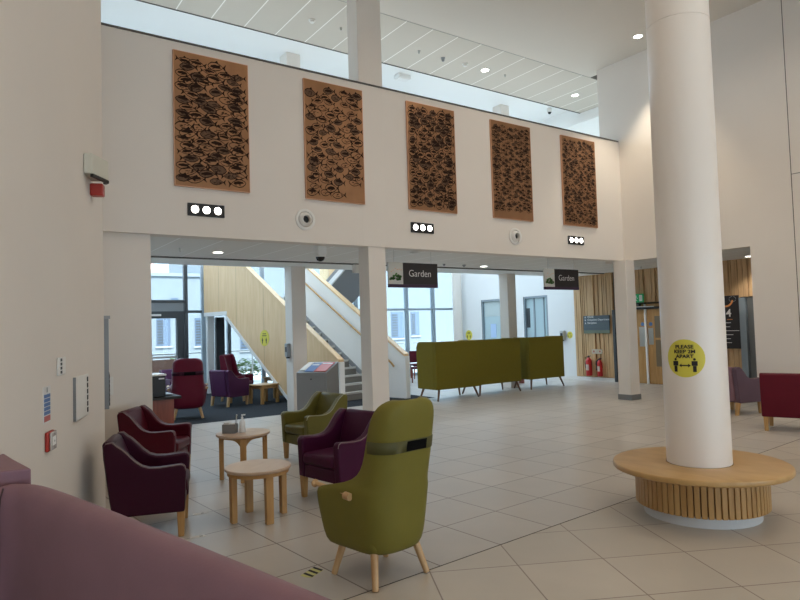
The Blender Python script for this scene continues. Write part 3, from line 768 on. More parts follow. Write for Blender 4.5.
# ------------------------------------------------------------------ booths
def booth(lab, x0, x1, y0, y1, group='high-backed booth seats'):
    t = thing('booth_seat', lab, 'sofa', ((x0+x1)/2, y0, 0), 0, group)
    w = (x1-x0)/2; d = y1-y0; z0, z1 = .245, 1.285
    obj('back_panel', B().box(-w,w,0,.09,z0,z1), BOOTH, t, bevel=.012)
    for sx in (-1,1):
        a, c = sx*w, sx*(w-.08)
        obj('side_panel', B().prism([(.092,z0),(d,z0-.0),(d+.02,z1-.12),(d-.03,z1-.02),(d-.1,z1),(.092,z1)], min(a,c), max(a,c), 'x'), BOOTH, t, bevel=.012)
    obj('seat', B().box(-w+.082,w-.082,.095,d-.04,z0,.44), BOOTH, t, bevel=.03, seg=3)
    obj('back_cushion', B().prism([(.095,.445),(.22,.445),(.17,.95),(.095,.97)], -w+.085, w-.085, 'x'), BOOTH, t, bevel=.02)
    for sx, y, ty in ((-1,.07,-.06),(1,.07,-.06),(-1,d-.08,.05),(1,d-.08,.05)):
        obj('leg', B().cyl((sx*(w-.09)+sx*.06,y+ty,.003),(sx*(w-.11),y,z0),.018,.028,12), mat('dark_leg',(.13,.065,.03,1),.45) if 'dark_leg' not in bpy.data.materials else bpy.data.materials['dark_leg'], t)
booth('olive high-backed booth nearest the staircase, leftmost of the row',8.42,9.65,10.82,11.52)
booth('olive high-backed booth in the middle of the row',9.75,11.125,10.965,11.62)
booth('olive high-backed booth nearest the timber wall, last in the row',11.465,12.72,11.0,11.62)

# ------------------------------------------------------------------ mauve sofa in the foreground
t = thing('sofa','large mauve sofa filling the lower left foreground, seen from behind','sofa',(.45,2.2,0))
pth = [(.075,3.20),(.13,3.165),(.175,3.12),(.205,3.03),(.245,2.88),(.345,2.47),(.445,2.03),(.545,1.58),(.655,1.08),(.765,.53)]
def sec(p, nrm):
    prof = [(-.03,.16),(.0,.55),(.005,.90),(.012,.955),(.03,.99),(.06,1.003),(.10,.998),(.135,.975),(.15,.93),(.155,.55),(.155,.16)]
    return [(p[0]+nrm[0]*a-.45, p[1]+nrm[1]*a-2.2, z) for a, z in prof]
rings = []
for i, p in enumerate(pth):
    a, c = pth[max(0,i-1)], pth[min(len(pth)-1,i+1)]
    d = Vector((c[0]-a[0], c[1]-a[1])).normalized(); n_ = (-d.y, d.x)
    rings.append(sec(p, n_))
obj('back', B().loft(rings), MAUVE, t, sub=1, angle=60)
s0 = pth[1]
obj('seam', B().tube([(s0[0]-.45-.001, s0[1]-2.2-.004, z) for z in (.2,.4,.7,.9)]+[(s0[0]-.45+.004,s0[1]-2.2+.006,.955),(s0[0]-.45+.015,s0[1]-2.2+.02,.992)], .0035, 6), mat('mauve_seam',(.07,.04,.045,1),.5), t)
dr = Vector((.105,-.46)).normalized(); nr = Vector((.46,.105)).normalized()
def along(a, n, z): return (.245+dr.x*a+nr.x*n-.45, 2.88+dr.y*a+nr.y*n-2.2, z)
def slab(a0,a1,n0,n1,z0,z1):
    b = B(); v = [along(a,n,z) for z in (z0,z1) for a,n in ((a0,n0),(a1,n0),(a1,n1),(a0,n1))]
    return b.add(v, [(0,3,2,1),(4,5,6,7),(0,1,5,4),(1,2,6,5),(2,3,7,6),(3,0,4,7)])
obj('corner_wing', B().prism([(.0-.45,3.33-2.2),(.255-.45,3.27-2.2),(.205-.45,3.60-2.2),(.18-.45,3.80-2.2),(.165-.45,3.80-2.2),(.06-.45,3.50-2.2)],.15,1.045,'z'), MAUVE, t, bevel=.03, seg=3)
for k in range(2): obj('seat_cushion', slab(.02+k*.95,.96+k*.95,.17,.66,.34,.46), MAUVE, t, bevel=.03, seg=3)
obj('base', slab(-.1,1.95,.165,.62,.15,.335), MAUVE, t, bevel=.01)
obj('arm', slab(1.955,2.08,.17,.66,.15,.66), MAUVE, t, bevel=.03, seg=3)
for a in (0,1.9):
    for n_ in (.1,.58): 
        p = along(a,n_,0); obj('leg', B().taper(p[0],p[1],0,.165,.02,.026), OAK, t)
# crimson sofa at the right
t = thing('sofa','crimson sofa at the right edge, seen from behind','sofa',(9.34,4.53,0),math.atan2(-.95,.31))
obj('back', B().prism([(0.02,.20),(-.035,.78),(-.02,.815),(.03,.825),(.08,.80),(.10,.5),(.10,.20)], 0.0,1.45,'x'), CRIM, t, bevel=.015, seg=3)
obj('base', B().box(.0,1.45,.102,.62,.20,.33), CRIM, t, bevel=.01)
obj('seat', B().box(.10,1.35,.104,.64,.332,.44), CRIM, t, bevel=.03, seg=3)
for a in (0,1.352): obj('arm', B().box(a,a+.098,.104,.64,.332,.58), CRIM, t, bevel=.025, seg=3)
for x in (.05,1.38):
    for y in (.06,.56): obj('leg', B().taper(x,y,0,.205,.024,.032), OAK, t, bevel=.004)

# ------------------------------------------------------------------ staircase
SA = R(11.6); nos = Vector((math.cos(SA), math.sin(SA))); run = Vector((-math.sin(SA), math.cos(SA)))
t = thing('staircase','oak sided staircase climbing behind the square columns with a white inner wall','stairs',(6.445,11.545,0),SA)
# local: x across (0 near side .. 1.97 far side), y up the flight
SL = .658
LZ = 2.565; LY = 4.46      # landing height and where the flight meets it
obj('near_panel', B().prism([(0,.0),(0,.985),(LY-.1,.985+(LY-.1)*SL),(5.38,LZ+1.1),(5.38,2.17),(4.28,2.08),(1.62,0)], -.05, .05, 'x'), OAKP, t)
JB = mat('joint_brown',(.42,.29,.17,1),.6)
for y, z0, z1 in ((2.62,.75,2.65),(3.80,1.75,3.4),(4.62,2.14,3.6)): obj('panel_joint', B().box(-.052,-.0505,y,y+.008,z0,z1), JB, t)
def incl(x0,x1,y0,y1,z,dz,sl):
    b = B(); v = [(x,y,z+y*sl+k) for k in (0,dz) for x,y in ((x0,y0),(x1,y0),(x1,y1),(x0,y1))]
    return b.add(v, [(0,3,2,1),(4,5,6,7),(0,1,5,4),(1,2,6,5),(2,3,7,6),(3,0,4,7)])
obj('near_cap', incl(-.075,.075,-.06,LY-.1,.985,.055,SL), OAKP, t, bevel=.006)
obj('near_newel', B().box(-.065,.065,-.09,0.0,0,.945), WALLC, t, bevel=.006)
obj('soffit_edge', incl(-.06,.06,1.60,4.30,-1.26,.10,.752), WALLC, t)
obj('landing_edge', B().box(-.06,.06,4.25,5.38,2.07,2.17), WALLC, t)
obj('far_wall', B().prism([(0,0),(0,1.0),(LY,1.0+LY*SL),(LY,2.2),(.9,0)], 1.92, 2.03, 'x'), WALLC, t)
obj('far_cap', incl(1.895,2.055,-.06,LY,1.0,.055,SL), OAKP, t, bevel=.006)
obj('far_newel', B().box(1.905,2.045,-.09,0,0,.965), WALLC, t, bevel=.006)
hr = obj('handrail', B().tube([(1.84,.22,.73),(1.84,.30,.81),(1.84,LY,.81+(LY-.3)*SL)], .024, 12), OAK, t)
for k in range(3):
    y = .6+k*1.1; z = .81+(y-.3)*SL
    obj('bracket', B().tube([(1.84,y,z-.02),(1.86,y,z-.07),(1.92,y,z-.07)], .008, 8), STEEL, hr)
obj('lower_handrail', B().tube([(2.09,.22,.74),(2.09,.30,.81),(2.09,3.0,.81+2.7*SL)], .032, 12), OAK, t)
RI = .171; GO = RI/SL
for k in range(14):
    y = .82 + k*GO
    st = obj('step', B().box(.055,1.915,y,y+GO+.3,max(0,k*RI-.12)+.0005,(k+1)*RI), TREAD, t, flat=True)
    obj('nosing', B().box(.055,1.915,y-.012,y+.05,(k+1)*RI,(k+1)*RI+.012).box(.055,1.915,y-.013,y-.0005,(k+1)*RI-.035,(k+1)*RI-.0003), NOSE, st, flat=True)
obj('skirt', incl(1.90,1.9195,.75,LY,-.45,.14,SL), GREYP, t)
obj('landing', B().box(.055,4.1,LY+.02,5.5,LZ-.36,LZ), WALLC, t, flat=True)
# the return flight, seen from below
def back(x0,x1,y0,y1,z0,z1):
    b = B(); v = [(x,y,k+(4.25-y)*SL) for k in (z0,z1) for x,y in ((x0,y0),(x1,y0),(x1,y1),(x0,y1))]
    return b.add(v, [(0,3,2,1),(4,5,6,7),(0,1,5,4),(1,2,6,5),(2,3,7,6),(3,0,4,7)])
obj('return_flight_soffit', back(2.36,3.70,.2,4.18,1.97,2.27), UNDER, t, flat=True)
obj('return_flight_edge', back(2.30,2.355,.2,4.18,1.95,2.10), WALLC, t, flat=True)
obj('landing_timber_side', B().box(4.02,4.10,4.2,5.5,LZ+.001,LZ+1.7), OAKP, t)

# ------------------------------------------------------------------ leaflet cabinet
t = thing('leaflet_cabinet','grey metal leaflet cabinet with a sloping top beside the square column','cabinet',(5.38,10.46,0),math.atan2(-.56,-.82)+PI/2)
obj('body', B().prism([(-.24,0.02),(-.24,.855),(.24,1.025),(.24,.02)], -.31,.31,'x'), GREYM, t, bevel=.006)
obj('door', B().box(-.285,.285,-.252,-.2405,.06,.78), GREYM, t, bevel=.003)
obj('lock', B().cyl((.0,-.2525,.74),(.0,-.262,.74),.012), BLACK, t)
obj('plinth', B().box(-.29,.29,-.22,.22,0,.0195), BLACKM, t)
sl = math.atan2(.17,.48)
def flier(lab, x0, x1, y0, y1, m_, z):
    o = thing('leaflet', lab, 'leaflet', (0,0,0), 0)
    o.matrix_world = Matrix.Translation((5.38,10.46,0)) @ Matrix.Rotation(math.atan2(-.56,-.82)+PI/2,4,'Z') @ Matrix.Translation((0,-.24,.855)) @ Matrix.Rotation(sl,4,'X')
    obj('cover', B().box(x0,x1,y0,y1,z,z+.012), m_, o, bevel=.002)
    obj('heading', B().box(x0+.02,x1-.02,y1-.09,y1-.05,z+.0122,z+.0135), PAPER, o)
flier('red leaflet at the right of the cabinet top',.03,.27,.04,.46,mat('leaflet_red',(.5,.08,.05,1),.4),.002)
flier('blue leaflet in the middle of the cabinet top',-.16,.02,.04,.40,BLUEN,.002)
flier('pale leaflet at the left of the cabinet top',-.29,-.17,.10,.46,PAPER,.002)

# ------------------------------------------------------------------ reception desk by the short wall
t = thing('desk','cherry wood pedestal desk just past the short white wall','desk',(2.33,10.0,0))
obj('pedestal', B().box(-.45,.28,-.25,.45,0,.66), CHERRY, t, bevel=.004)
obj('worktop', B().box(-.6,.38,-.30,.55,.66,.70), BLACKM, t, bevel=.004)
obj('handle', B().box(.285,.30,-.1,.1,.56,.58), STEEL, t)
t = thing('printer','black printer on the cherry desk edge','printer',(2.20,9.95,.70))
obj('body', B().box(-.4,.30,-.18,.25,.001,.31), BLACK, t, bevel=.012)
obj('lid', B().box(-.4,.31,-.19,.26,.311,.335), WHITEP, t, bevel=.006)
obj('badge', B().box(.20,.28,-.183,-.1805,.26,.28), SIGNW, t)
obj('paper_tray', B().box(.302,.42,-.12,.18,.02,.03), GREYP, t)

# ------------------------------------------------------------------ carpet tables and far seating
def side_table(lab, x, y, hgt, w, d, ang):
    t = thing('side_table', lab, 'table', (x,y,0), ang, None)
    obj('tabletop', B().box(-w/2,w/2,-d/2,d/2,hgt-.03,hgt), OAKT, t, bevel=.006)
    obj('apron', B().box(-w/2+.05,w/2-.05,-d/2+.05,d/2-.05,hgt-.09,hgt-.0305), OAK, t)
    for i in (-1,1):
        for j in (-1,1): obj('leg', B().box(i*(w/2-.06)-.03,i*(w/2-.06)+.03,j*(d/2-.06)-.03,j*(d/2-.06)+.03,0,hgt-.031), OAK, t, bevel=.004)
side_table('oak side table on the carpet in front of the purple armchair',5.68,13.72,.43,.58,.5,R(20))
side_table('oak side table on the carpet further back under the stairs',6.46,14.72,.50,.56,.5,R(10))
def small_chair(lab, x, y, phi):
    t = thing('visitor_chair', lab, 'chair', (x,y,0), R(phi)-PI/2)
    obj('seat', B().box(-.24,.24,-.24,.24,.40,.47), DRED, t, bevel=.03)
    obj('backrest', B().prism([(-.20,.5),(-.26,.86),(-.31,.86),(-.26,.48)],-.22,.22,'x'), DRED, t, bevel=.02)
    for i in (-1,1):
        for j in (-1,1): obj('leg', B().taper(i*.2,j*.2,0,.40,.014,.018), CHERRY, t)
small_chair('red visitor chair with dark legs left of the booths, by the right glazing',11.05,14.9,200)
small_chair('red visitor chair nearest the glass behind the booths',11.9,16.2,250)
t = thing('stool','low brown wooden stool behind the middle booth','stool',(12.45,12.45,0))
obj('seat', B().box(-.2,.2,-.15,.15,.24,.30), CHERRY, t, bevel=.01)
for i in (-1,1): obj('leg', B().box(i*.15-.02,i*.15+.02,-.12,.12,0,.239), CHERRY, t)

# ------------------------------------------------------------------ doors, signs, extinguishers at the far right (local x runs to the right, -y is out of the wall)
QX = -PI/2
def onright(name, lab, cat, y, z, x=14.345, group=None): return thing(name, lab, cat, (x,y,z), QX, group)
def lobby_door(n, y1, w, noticeboard):
    o = struct('door_%d' % n, B().box(14.47,14.485,y1-w+.06,y1-.06,.05,2.40), mat('door_glass_%d' % n,(.45,.58,.62,1),.15), flat=True)
    fr = B(); x0, x1 = 14.405, 14.56
    fr.box(x0,x1,y1-w,y1-w+.06,0,2.46).box(x0,x1,y1-.06,y1,0,2.46).box(x0,x1,y1-w+.06,y1-.06,2.40,2.46)
    obj('door_frame', fr, FRAMEL, o, flat=True)
    obj('dark_edge', B().box(14.40,14.47,y1-.02,y1-.0,0,2.46), FRAMED, o, flat=True)
    if noticeboard:
        obj('poster', B().box(14.46,14.469,y1-.62,y1-.36,1.2,1.65), BLUEN if 0 else mat('poster_pale_blue',(.45,.60,.85,1),.5), o, flat=True)
        obj('top_panel', B().box(14.46,14.469,y1-w+.06,y1-.10,1.9,2.40), mat('frosted_band',(.50,.58,.58,1),.5), o, flat=True)
    else:
        obj('stile', B().box(14.45,14.4695,y1-.42,y1-.36,.05,2.40).box(14.45,14.4695,y1-.80,y1-.77,.05,2.4), FRAMEL, o, flat=True)
        obj('dark_panel', B().box(14.455,14.4695,y1-.2,y1-.07,1.5,2.1), FRAMED, o, flat=True)
lobby_door(1, 15.93, .93, True); lobby_door(2, 13.99, .99, False)
# oak double door
oo = struct('door_3', B().box(14.37,14.41,9.72,10.595,.01,2.03), OAK, flat=True)
obj('vision_panel', B().box(14.362,14.3695,9.98,10.32,1.05,1.8), mat('dark_vision',(.05,.05,.045,1),.15), oo, flat=True)
obj('push_plate', B().box(14.362,14.3695,9.735,9.90,.95,1.45), STEEL, oo, flat=True)
o4 = struct('door_4', B().box(14.37,14.41,8.62,9.67,.01,2.03), OAK, flat=True)
obj('vision_panel', B().box(14.362,14.3695,9.02,9.45,.45,1.72), mat('tan_vision',(.20,.16,.11,1),.15), o4, flat=True)
obj('midrail', B().box(14.355,14.3615,9.02,9.45,1.12,1.17), OAK, o4, flat=True)
obj('push_plate', B().box(14.362,14.3695,9.50,9.64,1.0,1.42), STEEL, o4, flat=True)
obj('sign_dot', B().prism([(9.56+.05*math.cos(q*PI/8),1.52+.05*math.sin(q*PI/8)) for q in range(16)],14.358,14.3615,'x'), BLUEN, o4, flat=True)
obj('sign_dot', B().prism([(9.80+.05*math.cos(q*PI/8),1.52+.05*math.sin(q*PI/8)) for q in range(16)],14.366,14.3695,'x'), BLUEN, oo, flat=True)
struct('trim_9', B().box(14.33,14.42,9.67,9.72,0,2.03), SIGNW, flat=True)
t = onright('door_closer','black and steel door closer over the oak double doors','door closer',10.02,1.90,14.368)
obj('body', B().box(0,.72,-.07,-.001,0,.06), BLACK, t, bevel=.006)
obj('arm', B().box(0,.62,-.10,-.071,.055,.075), STEEL, t)
# slim grey board: way-finding sign
t = onright('direction_sign','slate direction sign with white lines on the timber wall','sign',11.63,1.30)
obj('board', B().box(0,.86,-.03,-.001,.085,.49), SIGNG, t)
obj('band', B().box(0,.86,-.03,-.001,0,.084), SIGNGR, t)
for k, (s, z) in enumerate((('Wards',.455),('Outpatient Department',.375),('Reception',.29))):
    text('lettering', s, .075, SIGNW, t, (.14,-.032,z), align='LEFT', bold=.001)
    obj('arrow', B().add([(.05,-.032,z-.025),(.09,-.032,z-.025),(.07,-.032,z+.03)],[(0,1,2)]), SIGNW, t, flat=True)
b = B()
for z in (.25,.17): b.box(.02,.84,-.0315,-.0302,z,z+.004)
obj('rules', b, SIGNGR, t)
t = onright('exit_sign','green running man exit sign above the oak double doors','sign',10.03,2.08)
obj('board', B().box(0,.34,-.06,-.03,0,.22), SIGNE, t)
b = B()
P = lambda pts: b.add([(x,-.0615,z) for x, z in pts], [tuple(range(len(pts)))])
P([(.225,.03),(.315,.03),(.315,.19),(.225,.19)])
P([(.135+.018*math.cos(q*PI/5),.165+.018*math.sin(q*PI/5)) for q in range(10)])
P([(.11,.14),(.145,.145),(.13,.09),(.165,.05),(.15,.035),(.105,.08)]); P([(.105,.085),(.06,.045),(.07,.035),(.12,.07)]); P([(.14,.135),(.185,.115),(.18,.10),(.14,.12)])
P([(.02,.10),(.055,.075),(.055,.125)])
obj('pictogram', b, SIGNW, t, flat=True)
obj('bracket', B().box(.14,.20,-.03,-.001,.09,.13), BLACK, t)
t = onright('exit_sensor','small black sensor under the exit sign','sensor',9.86,1.99)
obj('body', B().box(-.04,.06,-.06,-.001,0,.06), BLACK, t, bevel=.01)
obj('eye', B().cyl((.01,-.061,.03),(.01,-.072,.03),.018), GREYP, t)
t = onright('extinguisher_notice','pale extinguisher notice on the timber wall above the two red extinguishers','notice',11.40,.74)
obj('fixing', B().box(.12,.2,-.0005,.05,.03,.09), GREYM, t)
obj('plate', B().box(0,.34,-.012,-.001,0,.125), mat('notice_cream',(.55,.48,.36,1),.5), t)
obj('symbols', B().box(.05,.09,-.0135,-.0125,.04,.09).box(.25,.29,-.0135,-.0125,.04,.09), RED, t)
def extinguisher(lab, y, r, hgt, foam):
    t = onright('fire_extinguisher', lab, 'extinguisher', y, .14)
    c = -r-.012
    obj('cylinder', B().lathe([(r*.9,0),(r,.012),(r,hgt*.8),(r*.8,hgt*.9),(r*.35,hgt*.97),(r*.35,hgt)],24,Matrix.Translation((0,c,0))), REDX, t)
    obj('valve', B().box(-.02,.02,c-.02,c+.02,hgt+.001,hgt+.035).box(-.02,.07,c-.008,c+.008,hgt+.036,hgt+.05), BLACK, t)
    obj('hose', B().tube([(-.02,c,hgt+.02),(-r-.03,c,hgt),(-r-.045,c,hgt*.7),(-r-.02,c-.01,hgt*.4)] if foam else [(-.02,c,hgt+.02),(-r-.02,c-.02,hgt*.9),(-r-.02,c-.03,hgt*.75),(-r-.02,c-.03,hgt*.35)], .011 if foam else .022, 8), BLACK, t)
    obj('label', B().loft([[(r*1.015*math.sin(a), c-r*1.015*math.cos(a), z) for a in [(-.6+1.2*k/8) for k in range(9)]] for z in (hgt*.3,hgt*.62)], closed=False, caps=False), mat('label_cream_%d' % foam,(.6,.5,.42,1),.5), t)
    obj('bracket', B().box(-.03,.03,-.012,-.001,hgt*.5,hgt*.7), BLACK, t)
extinguisher('larger red fire extinguisher with a hose, left of the pair on the timber wall',11.45,.085,.50,1)
extinguisher('smaller red fire extinguisher with a black horn, right of the pair on the timber wall',11.10,.068,.44,0)
# black board to the right of the round column
t = onright('department_board','tall black department board with an orange arc, right of the round column','sign',8.2,.92)
obj('board', B().box(0,.89,-.03,-.001,0,1.2), SIGNB, t)
b = B(); n = 16
for k in range(n):
    a, c = PI*1.15+k*PI*.8/n, PI*1.15+(k+1)*PI*.8/n
    f = lambda q, r: (.60+r*math.cos(q), -.032, 1.12+r*math.sin(q))
    b.add([f(a,.14),f(c,.14),f(c,.18),f(a,.18)], [(0,1,2,3)])
obj('orange_arc', b, ORANGE, t, flat=True)
b = B()
for k in range(40):
    a, c = 2*PI*k/40, 2*PI*(k+1)/40
    f = lambda q, r: (.76+r*math.cos(q), -.032, 1.12+r*math.sin(q)*.8)
    if k % 10 < 8: b.add([f(a,.07),f(c,.07),f(c,.08),f(a,.08)], [(0,1,2,3)])
obj('grey_ring', b, GREYP, t, flat=True)
text('lettering','4',.24,SIGNW,t,(.66,-.032,.80),bold=.004)
for k, w in enumerate((.12,.10,.30,.16,.10,.12)):
    obj('text_line', B().box(.58,.58+w,-.0325,-.0302,.58-k*.09,.592-k*.09), SIGNW, t, flat=True)
obj('gold_line', B().box(.62,.74,-.0325,-.0302,.655,.667), ORANGE, t, flat=True)
dd = struct('door_5', B().box(14.40,14.415,6.42,7.16,0,2.06), mat('grey_door',(.16,.17,.17,1),.35), flat=True)
obj('door_frame', B().box(14.33,14.415,7.17,7.31,0,2.06), FRAMEL, dd, flat=True)
obj('stile', B().box(14.385,14.3995,6.95,7.0,0,2.0), STEEL, dd, flat=True)

# round yellow stickers and dispensers
def sticker(lab, loc, rz, r, oval=1):
    t = thing('distancing_sticker', lab, 'sticker', loc, rz, None)
    obj('disc', B().prism([(r*oval*math.cos(2*PI*i/28), r*math.sin(2*PI*i/28)) for i in range(28)], -.004,-.001,'y'), YEL, t, flat=True)
    b = B(); s = r/.15
    for cx in (-.06,.06):
        for q in ([(-.02,-.02),(.02,-.02),(.02,-.055),(-.02,-.055)],[(-.012,-.056),(.012,-.056),(.012,-.10),(-.012,-.10)],[(.012*math.cos(k*PI/5),-.005+.012*math.sin(k*PI/5)) for k in range(10)]):
            b.add([((cx+x)*s*oval, -.0055, z*s) for x, z in q], [tuple(range(len(q)))])
    obj('figures', b, BLACKM, t, flat=True)
    obj('caption', B().box(-.06*s*oval,.06*s*oval,-.0055,-.0042,.07*s,.085*s).box(-.07*s*oval,.07*s*oval,-.0055,-.0042,.035*s,.05*s), BLACKM, t, flat=True)
# on the stair panel: find the face of the oak panel 2.9 m up the flight
px = Vector((6.445,11.545)) + run*2.60 - nos*.055
sticker('round yellow sticker on the oak side of the staircase', (px.x,px.y,1.47), SA-PI/2, .19)
sticker('small yellow sticker on the square column above the wall dispenser', (5.468,11.80,1.50), -PI/2, .085)
sticker('round yellow sticker on the white wall left of the first lobby door', (14.401,16.61,1.29), -PI/2, .17)
sticker('small yellow sticker beside the steel dispenser at the timber wall', (14.401,12.20,1.26), -PI/2, .10)
def dispenser(lab, loc, rz, m_):
    t = thing('hand_dispenser', lab, 'dispenser', loc, rz)
    obj('body', B().box(-.07,.07,-.11,-.001,0,.27), m_, t, bevel=.015)
    obj('window', B().box(-.04,.04,-.114,-.1105,.10,.2), BLACK, t)
    obj('nozzle', B().box(-.03,.03,-.10,-.03,-.03,-.0005), BLACK, t)
dispenser('grey hand gel dispenser fixed to the square column by the leaflet cabinet', (5.469,11.78,1.10), -PI/2, GREYP)
dispenser('steel hand gel dispenser on the white wall at the end of the booths', (14.399,12.42,1.12), -PI/2, STEEL)

# floor stickers
t = thing('floor_sticker','yellow and black striped sticker on the floor beside the olive wing chair','sticker',(1.93,3.90,0),R(30))
obj('base', B().prism([(-.075,-.045),(.06,-.045),(.085,0),(.06,.045),(-.075,.045),(-.085,0)],.0005,.002,'z'), STRIPY, t, flat=True)
b = B()
for k in range(3):
    x = -.07+k*.055; b.add([(x,-.044,.0024),(x+.025,-.044,.0024),(x+.05,.044,.0024),(x+.025,.044,.0024)],[(0,1,2,3)])
obj('stripes', b, BLACKM, t, flat=True)
for x, y, lab in ((1.55,5.16,'white tape label on the floor at the near foot of the burgundy armchair'),(1.76,5.80,'white tape label on the floor at the far foot of the burgundy armchair')):
    t = thing('floor_label', lab, 'label', (x,y,0), R(-10), 'white labels on the floor')
    obj('tape', B().prism([(-.06,-.022),(.03,-.03),(.07,0),(.05,.03),(-.05,.025)],.0005,.002,'z'), PAPER, t, flat=True)
    obj('mark', B().box(.015,.04,-.008,.008,.0022,.003), BLACKM, t)

# ------------------------------------------------------------------ outside
struct('ground_court', B().box(-20,40,17.4,60,-.2,-.05), PAVE, flat=True)
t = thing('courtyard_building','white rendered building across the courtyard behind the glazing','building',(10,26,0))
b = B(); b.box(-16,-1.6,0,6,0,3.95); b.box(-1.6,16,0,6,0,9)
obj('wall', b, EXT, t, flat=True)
obj('parapet', B().box(-16,-1.61,-.1,6,3.951,4.08), mat('parapet_grey',(.22,.26,.29,1),.7), t, flat=True)
for x0, x1, z0, z1 in ((-3.68,-3.15,1.17,2.28),(-2.17,-1.62,1.12,2.26),(-3.1,-2.83,2.95,3.08),(-.26,.30,.85,2.14),(7.5,8.25,1.1,2.4),(8.7,9.2,1.2,2.4),(3.6,4.4,1.1,2.4),(-6.0,-5.2,1.1,2.4)):
    w = obj('window', B().box(x0,x1,-.03,-.001,z0,z1), EXTW, t, flat=True)
    b = B()
    if z1-z0 > .5:
        for k in range(9): b.box(x0+.03,x0+(x1-x0)*.48,-.05,-.031,z0+.1+k*(z1-z0-.15)/9,z0+.16+k*(z1-z0-.15)/9)
        obj('louvres', b, mat('louvre_grey',(.05,.06,.07,1),.6) if 'louvre_grey' not in bpy.data.materials else bpy.data.materials['louvre_grey'], w, flat=True)
    obj('sill', B().box(x0-.06,x1+.06,-.09,-.001,z0-.07,z0-.002), GREYP, w, flat=True)
t = thing('rear_roof','pinkish roof rising behind the courtyard building','roof',(4,36,0))
obj('roof', B().prism([(0,0),(0,5.2),(3,6.3),(6,5.2),(6,0)],-12,5,'x'), ROOFP, t, flat=True)
obj('ridge', B().box(-12,5,2.9,3.1,6.3,6.4), ROOFP, t, flat=True)
t = thing('railing','steel courtyard railing outside the glazing','railing',(8,19,0))
obj('top_rail', B().cyl((-5,0,1.05),(7,0,1.05),.03), STEEL, t)
for k in range(9): obj('post', B().cyl((-5+k*1.5,0,-.05),(-5+k*1.5,0,1.03),.02), STEEL, t)
def bush(lab, x, y, s, seed):
    rnd = random.Random(seed); t = thing('shrub', lab, 'shrub', (x,y,-.05))
    b = B()
    for k in range(420):
        a = rnd.uniform(0,2*PI); q = math.acos(rnd.uniform(-.3,1)); rr_ = s*rnd.uniform(.55,1)
        c = Vector((rr_*math.sin(q)*math.cos(a), rr_*math.sin(q)*math.sin(a), s*.55+rr_*math.cos(q)*.8))
        e = Matrix.Rotation(rnd.uniform(0,6),3,'Z') @ Matrix.Rotation(rnd.uniform(-1,1),3,'X')
        l = s*.13
        b.add([c+e@Vector((-l,0,0)),c+e@Vector((0,-l*.35,.01)),c+e@Vector((l,0,0)),c+e@Vector((0,l*.35,.01))],[(0,1,2,3)])
    obj('foliage', b, BUSH, t, flat=True)
    b = B()
    for k in range(5):
        a = k*1.3; b.cyl((0,0,0),(s*.5*math.cos(a),s*.5*math.sin(a),s*.9),.02,.008,6)
    obj('stems', b, BROWNX, t)
for x, y, s, lab in ((5.7,20.6,.75,'shrub seen through the glass door at the left'),(7.9,20.6,.6,'shrub outside, left one under the stair slope'),(9.6,21.4,.8,'shrub outside, beside the stair foot'),(6.7,22.3,.6,'shrub behind the crimson high-backed armchair')):
    bush(lab, x, y, s, int(x*10))
t = thing('garden_bench','brown garden bench outside the glass door','bench',(4.75,18.6,-.05),R(10))
obj('seat', B().box(-.7,.7,-.2,.25,.42,.46), BROWNX, t)
obj('backrest', B().box(-.7,.7,.25,.30,.47,.95), BROWNX, t)
for x in (-.6,.6): obj('leg', B().box(x-.03,x+.03,-.18,.28,0,.419), BROWNX, t)

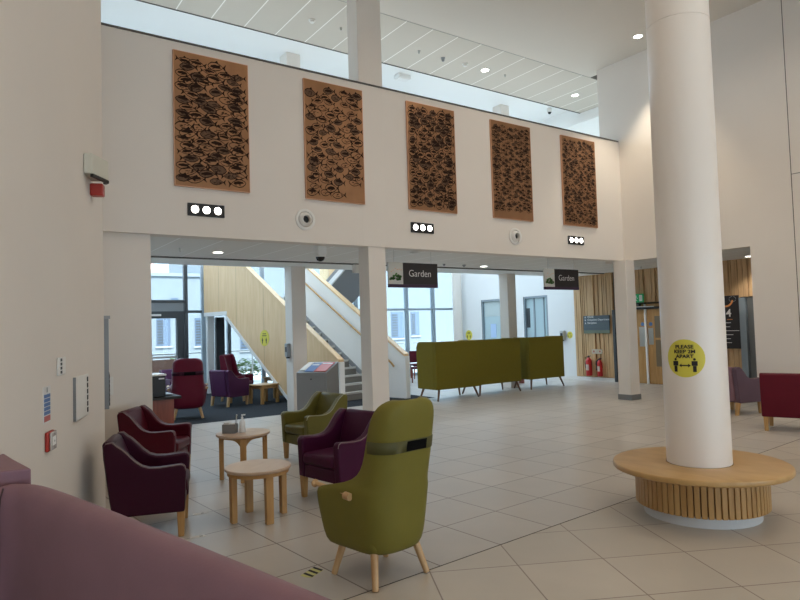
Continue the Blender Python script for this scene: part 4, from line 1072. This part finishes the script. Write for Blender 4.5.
# ------------------------------------------------------------------ light
W = bpy.data.worlds.new('sky'); bpy.context.scene.world = W; W.use_nodes = True
nt = W.node_tree; bg = nt.nodes['Background']
bg.inputs['Color'].default_value = (.61,.815,1.0,1); bg.inputs['Strength'].default_value = 4.6
sun = bpy.data.lights.new('sun','SUN'); sun.energy = 9; sun.angle = R(6); sun.color = (1,.97,.92)
so = bpy.data.objects.new('sun', sun); C.objects.link(so); so.rotation_euler = (R(51),0,R(-25))
def lamp(x, y, z, e, size, col=(1,.86,.70), spread=160, rot=(0,0,0)):  # unseen overhead lamps added to light the hall, without fittings
    l = bpy.data.lights.new('added_hall_fill','AREA'); l.shape = 'DISK'; l.size = size; l.energy = e; l.color = col; l.spread = R(spread)
    o = bpy.data.objects.new('added_hall_fill', l); C.objects.link(o); o.location = (x,y,z); o.rotation_euler = rot
for x in (0.5,4.0,8.0):
    for y in (-5,-1.5,2.0,5.5):
        lamp(x, y, ZC-.02, 15 if x < 5 else 43, .5)
def spot(x, y, z, e, deg=70, col=(1,.88,.70)):
    l = bpy.data.lights.new('downlight_or_added_beam','SPOT'); l.energy = e; l.spot_size = R(deg); l.spot_blend = .6; l.shadow_soft_size = .06; l.color = col
    o = bpy.data.objects.new('downlight_or_added_beam', l); C.objects.link(o); o.location = (x,y,z)
spot(10.766,7.147,ZC-.03,300,75)
for x, y in ((9.292,9.892),(12.217,9.888)): spot(x, y, ZC-.03, 40)
for x, y in ((3.41,10.02),(9.53,10.41),(13.89,6.81),(6.5,10.2),(12.9,9.6)): spot(x, y, 2.905, 55, 120, (1,.93,.84))  # last two beams are added, with no downlight of their own

struct('trim_added_uplight', B().box(1.5,12.5,9.78,10.02,3.55,4.58), WHITEP, flat=True)  # box added under the invented gallery light, hidden behind the bulkhead
l = bpy.data.lights.new('added_gallery_fill','AREA'); l.shape = 'RECTANGLE'; l.size = 11; l.size_y = .2; l.energy = 36; l.color = (1,.92,.82)  # added area light that brightens the gallery ceiling from below
o = bpy.data.objects.new('added_gallery_fill', l); C.objects.link(o); o.location = (7,9.9,4.6); o.rotation_euler = (PI,0,0)

s = bpy.context.scene
s.view_settings.view_transform = 'Standard'; s.view_settings.look = 'None'; s.view_settings.gamma = 1; s.view_settings.exposure = 0.0
s.view_settings.use_curve_mapping = False
